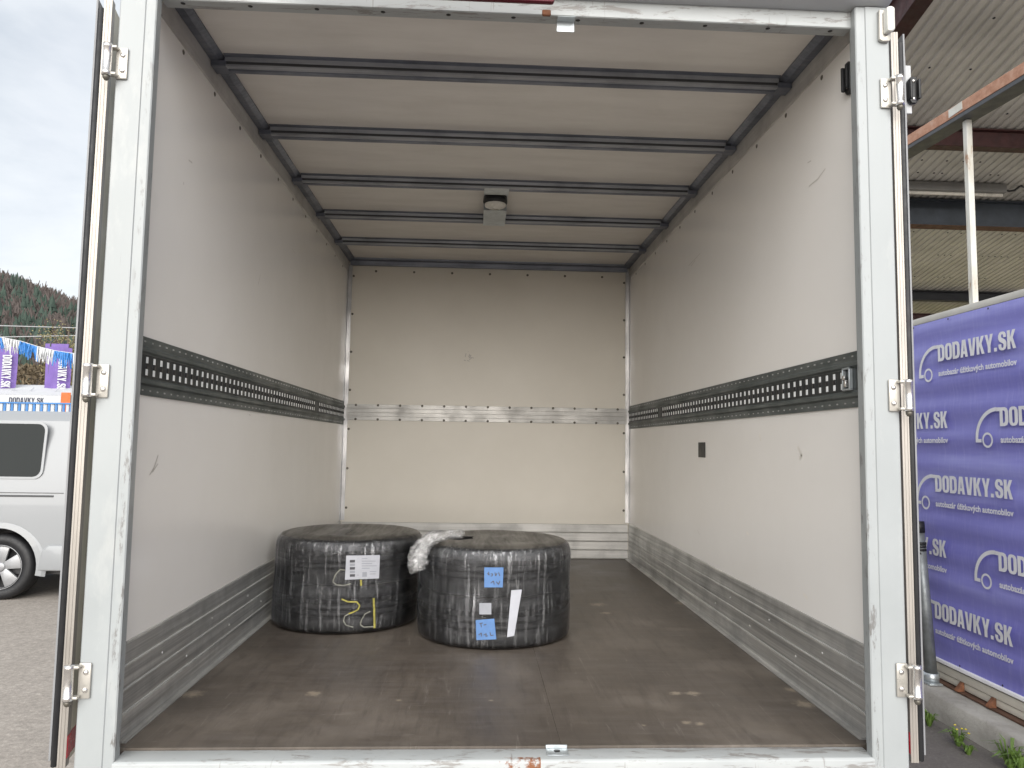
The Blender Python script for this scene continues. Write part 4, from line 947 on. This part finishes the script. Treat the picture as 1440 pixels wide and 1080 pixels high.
MB().box((eL.x, TY-.012, zl-.30), (tp(86, 560).x, TY, zl+.018)).build('valance', 'tent_white', tent)
MB().box((tp(86, 560).x+.003, TY-.012, zl-.30), (eR.x, TY, tp(90, 552).z)).build('orange_valance', 'orange', tent)
tx = MB(); lay(tx, block_text('DODAVKY.SK', tp(62, 562).x-tp(13, 562).x, .11), (tp(13, 566).x, TY-.014, tp(40, 567).z), Vector((1, 0, 0)), Vector((0, 0, 1)), Vector((0, -1, 0)))
tx.build('lettering', 'print_black', tent, fix=False)
for px in (14, 40, 76):
    q = tp(px, 551, .35); mk_ = MB(); mk_.quad(q, q+Vector((.035, 0, 0)), q+Vector((.11, .03, .09)), q+Vector((.075, .03, .09))); mk_.build('printed_mark', 'ink_grey', tent, fix=False)
for x in (eL.x+.05, eR.x-.05):
    for y in (TY+.03, TY+2.3): MB().box((x-.025, y-.025, G), (x+.025, y+.025, zl)).build('tent_leg', 'galv', tent)
def flag(x0, x1, py0, py1, FYY, label, tx0, tx1, ty0, ty1, pole_px):
    f_ = thing('feather_flag', (at(pole_px, 600, FYY).x, FYY, G), label, 'flag', 'purple promotional flags')
    a_, b_ = at(x0, py0, FYY), at(x1, py1, FYY); m_ = MB(); nx, nz_ = 8, 14
    for i in range(nx+1):
        for k in range(nz_+1):
            u_, v_ = i/nx, k/nz_; x = a_.x+(b_.x-a_.x)*u_; z = a_.z+(b_.z-a_.z)*v_-.03*u_
            m_.v.append((x, FYY+.03*math.sin(u_*7+v_*2), z))
    for i in range(nx):
        for k in range(nz_): q = i*(nz_+1)+k; m_.face((q, q+1, q+nz_+2, q+nz_+1), 0, True)
    m_.build('flag_cloth', 'flag_purple', f_, fix=False)
    p0 = at(pole_px, 600, FYY); MB().tube([(p0.x, FYY+.04, G), (p0.x, FYY+.04, a_.z+.1), (p0.x+(.25 if x1 > pole_px else -.25)*.3, FYY+.04, a_.z+.16)], .014, 8).build('flag_pole', 'steel_grey', f_)
    A_, B_ = at(tx0, ty0, FYY-.05), at(tx1, ty1, FYY-.05); m_ = MB()
    lay(m_, block_text('DODAVKY.SK', A_.z-B_.z, B_.x-A_.x), (A_.x, FYY-.05, A_.z), Vector((0, 0, -1)), Vector((1, 0, 0)), Vector((0, -1, 0)))
    m_.build('lettering', 'tent_white', f_, fix=False)
flag(-12, 21, 480, 549, 13.6, 'purple feather flag with white lettering under the white fringe of the bunting', 4, 14, 499, 545, -13)
flag(65, 97, 487, 553, 13.7, 'purple feather flag with white lettering under the blue fringe of the bunting', 83, 92, 497, 550, 62)
BY = 11.5
bunt = thing('fringe_bunting', (at(40, 500, BY).x, BY, at(40, 510, BY).z), 'sagging blue and white fringe bunting strung across the yard', 'bunting')
pts_px = [(-180, 428), (-120, 443), (-60, 458), (0, 474), (30, 480), (52, 487), (76, 493), (103, 497), (150, 500), (220, 498), (300, 490)]
MB().tube([at(x, y, BY) for x, y in pts_px], .008, 6).build('cord', 'tent_white', bunt)
def cord_y(px):
    for (x0, y0_), (x1, y1_) in zip(pts_px, pts_px[1:]):
        if x0 <= px <= x1: return y0_+(y1_-y0_)*(px-x0)/(x1-x0)
    return pts_px[-1][1]
rg = random.Random(21); edges = [-172, -147, -122, -97, -72, -47, -22, 2, 27, 52, 76, 103, 128, 153, 178]
for i, (e0, e1) in enumerate(zip(edges, edges[1:])):
    m_ = MB(); n = 26
    for k in range(n):
        px = e0+(e1-e0)*(k+rg.random()*.6)/n; a_ = at(px, cord_y(px), BY+rg.uniform(-.02, .02)); ln = rg.uniform(.16, .29); wd = .012; sw = rg.uniform(-.05, .07)
        m_.quad(a_+Vector((-wd, 0, 0)), a_+Vector((wd, 0, 0)), a_+Vector((wd+sw, rg.uniform(-.03, .03), -ln)), a_+Vector((-wd*.3+sw, 0, -ln)))
    a_, b_ = at(e0, cord_y(e0), BY+.025), at(e1, cord_y(e1), BY+.025); m_.quad(a_, b_, b_-Vector((0, 0, .13)), a_-Vector((0, 0, .13)))
    m_.build('fringe', 'fringe_white' if i % 2 == 1 else 'fringe_blue', bunt, fix=False)
bo_ = at(62, 483, 14.2)
sg = thing('street_sign', (bo_.x+.2, 14.2, G), 'small dark purple sign board on a post behind the bunting', 'sign')
MB().box((bo_.x+.03, 14.2, bo_.z-.16), (at(96, 490, 14.2).x, 14.23, bo_.z)).build('sign_board', 'flag_purple', sg); MB().box((bo_.x+.15, 14.231, G), (bo_.x+.2, 14.28, bo_.z)).build('post', 'steel_grey', sg)

# ------------------------------------------------------------------ left: wires, hedge, tree, wooded hill
for z_i, (pa, pb, lab) in enumerate((((0, 458), (105, 461), 'upper thin overhead wire crossing below the wooded ridge'), ((0, 474), (105, 472), 'lower thin overhead wire just above the bunting'))):
    a_, b_ = at(*pa, 55), at(*pb, 55); d = b_-a_
    o = MB().tube([a_-d*6, a_-d*3-Vector((0, 0, .15)), a_, b_, b_+d*3, b_+d*6+Vector((0, 0, .3))], .035, 6).build('overhead_wire', 'wire'); tag(o, lab, 'wire')
WA = at(0, 458, 55)-(at(105, 461, 55)-at(0, 458, 55))*6; WB = at(105, 461, 55)+(at(105, 461, 55)-at(0, 458, 55))*6
for q, lab in ((WA, 'grey pole carrying the overhead wires beyond the purple flags'), (WB, 'grey pole carrying the overhead wires beyond the truck')):
    ut = thing('utility_pole', (q.x, 55, G), lab, 'pole'); MB().lathe([(.16, G), (.11, q.z+.6), (0, q.z+.6)], (q.x, 55, 0), 12).build('pole_shaft', 'concrete', ut); MB().box((q.x-.05, 54.2, q.z-.05), (q.x+.05, 55.8, q.z+.05)).build('crossarm', 'bark', ut)
def hillz(x, y):
    t_ = min(1, max(0, (y-70)/200)); t_ = t_*t_*(3-2*t_)
    ridge = 53 - .40*(x+167) if x > -167 else 53 + 14*(1-math.exp((x+167)/90))
    ridge = max(10, ridge)
    return G + t_*ridge*(1-.25*max(0, (y-270)/200)) + 2.2*noise.noise(Vector((x*.02, y*.02, 0)))*t_
hm = MB(); nxh, nyh = 60, 30
for i in range(nxh+1):
    for k in range(nyh+1):
        x = -520+660*i/nxh; y = 62+330*k/nyh; hm.v.append((x, y, hillz(x, y)-.1 if k else G-.3))
for i in range(nxh):
    for k in range(nyh): q = i*(nyh+1)+k; hm.face((q, q+nyh+1, q+nyh+2, q+1), 0, True)
struct(hm.build('hill', 'hill', fix=False))
con = MB(); bare = MB(); rg = random.Random(4)
def conifer(m_, x, y, z, h, r_):
    n = 7
    for j in range(5):
        zb = z+h*(.12+.17*j); rb_ = r_*(1-.17*j); zt_ = zb+h*.30; b = len(m_.v); m_.v.append((x+rg.uniform(-.2, .2), y, zt_))
        for k in range(n):
            a_ = 2*math.pi*(k+rg.random()*.7)/n; rr = rb_*rg.uniform(.6, 1.2); m_.v.append((x+rr*math.cos(a_), y+rr*math.sin(a_), zb-rg.uniform(0, h*.07)))
        for k in range(n): m_.face((b, b+1+k, b+1+(k+1) % n))
def bare_tree(m_, x, y, z, h, r_):
    m_.box((x-.2, y-.2, z), (x+.2, y+.2, z+h*.5))
    for j in range(46):
        u_ = Vector((rg.gauss(0, 1), rg.gauss(0, 1), rg.gauss(0, 1))).normalized()*rg.random()**.4
        c_ = Vector((x+u_.x*r_, y+u_.y*r_, z+h*.62+u_.z*h*.38)); d = Vector((rg.uniform(-.5, .5), rg.uniform(-.5, .5), 1)).normalized()*rg.uniform(.8, 2.0); s_ = d.orthogonal().normalized()*rg.uniform(.12, .4)
        m_.quad(c_-d-s_, c_-d+s_, c_+d+s_*.3, c_+d-s_*.3)
for k in range(6800):
    y = rg.uniform(78, 300); sl2 = rg.uniform(-1.0, .10); x = CAMPOS.x+sl2*(y-CAMPOS.y)
    z = hillz(x, y)-.5; hi = (y-78)/222
    upper = hi > .78
    if (rg.random() < (.82 if upper else .28)): bare_tree(bare, x, y, z, rg.uniform(6, 9), rg.uniform(2.0, 3.2))
    else: conifer(con, x, y, z, rg.uniform(6.5, 9.5), rg.uniform(2.0, 3.0))
stuff(con.build('conifer_wood', 'conifer', fix=False)); o = stuff(bare.build('bare_wood', 'bare_wood', fix=False))
COL.objects['conifer_wood']['label'] = 'dark conifers covering the far hillside'; COL.objects['bare_wood']['label'] = 'brown leafless trees along the ridge of the hill'
for n_ in ('conifer_wood', 'bare_wood'): COL.objects[n_]['category'] = 'wood'
# olive-leaved tree above the bunting
tb = at(86, 600, 30); tree = thing('leafy_tree', (tb.x, 30, G), 'small tree with sparse yellow-olive leaves above the bunting', 'tree')
ztop = at(86, 448, 30).z; hT = ztop-G
tm = MB(); tm.tube([(tb.x, 30, G), (tb.x+.1, 30, G+hT*.3), (tb.x, 30.1, G+hT*.6), (tb.x+.05, 30, G+hT*.92)], [.14, .11, .07, .02], 8); tips = []
for k in range(16):
    a_ = rg.uniform(0, 6.28); z = G+hT*rg.uniform(.35, .8); l_ = rg.uniform(.6, 1.3); e_ = Vector((tb.x+math.cos(a_)*l_, 30+math.sin(a_)*l_, z+rg.uniform(.5, 1.1))); tm.tube([(tb.x, 30, z), Vector((tb.x, 30, z)).lerp(e_, .5)+Vector((0, 0, -.05)), e_], [.04, .025, .008], 5); tips.append(e_)
tm.build('trunk', 'bark', tree)
lm = MB()
for k in range(1500):
    e_ = rg.choice(tips); c_ = Vector((tb.x, 30, e_.z-.4)).lerp(e_, rg.uniform(.3, 1.15))+Vector((rg.gauss(0, .22), rg.gauss(0, .22), rg.gauss(0, .25))); c_.z = min(c_.z, ztop)
    d = Vector((rg.gauss(0, 1), rg.gauss(0, 1), rg.gauss(0, 1))).normalized()*rg.uniform(.03, .06); s_ = d.orthogonal().normalized()*.03; lm.quad(c_-d, c_+s_, c_+d, c_-s_)
lm.build('crown', 'olive_leaf', tree, fix=False)
# brown hedge below
h0, h1 = at(-150, 530, 40), at(140, 530, 40); hb = MB(); ztop = at(40, 514, 40).z
for k in range(9000):
    x = rg.uniform(h0.x, h1.x); y = 40+rg.uniform(-.8, .8); zz_ = G+(ztop-G)*(1-rg.random()**1.6)*(1+.12*noise.noise(Vector((x*.8, 0, 0)))); c_ = Vector((x, y, zz_))
    d = Vector((rg.gauss(0, .6), rg.gauss(0, .6), rg.gauss(0, 1))).normalized()*rg.uniform(.08, .2); s_ = d.orthogonal().normalized()*.05; hb.quad(c_-d, c_+s_, c_+d, c_-s_)
hg = hb.build('hedge', 'hedge', fix=False); tag(hg, 'brown winter hedge at the foot of the wooded hill', 'hedge')
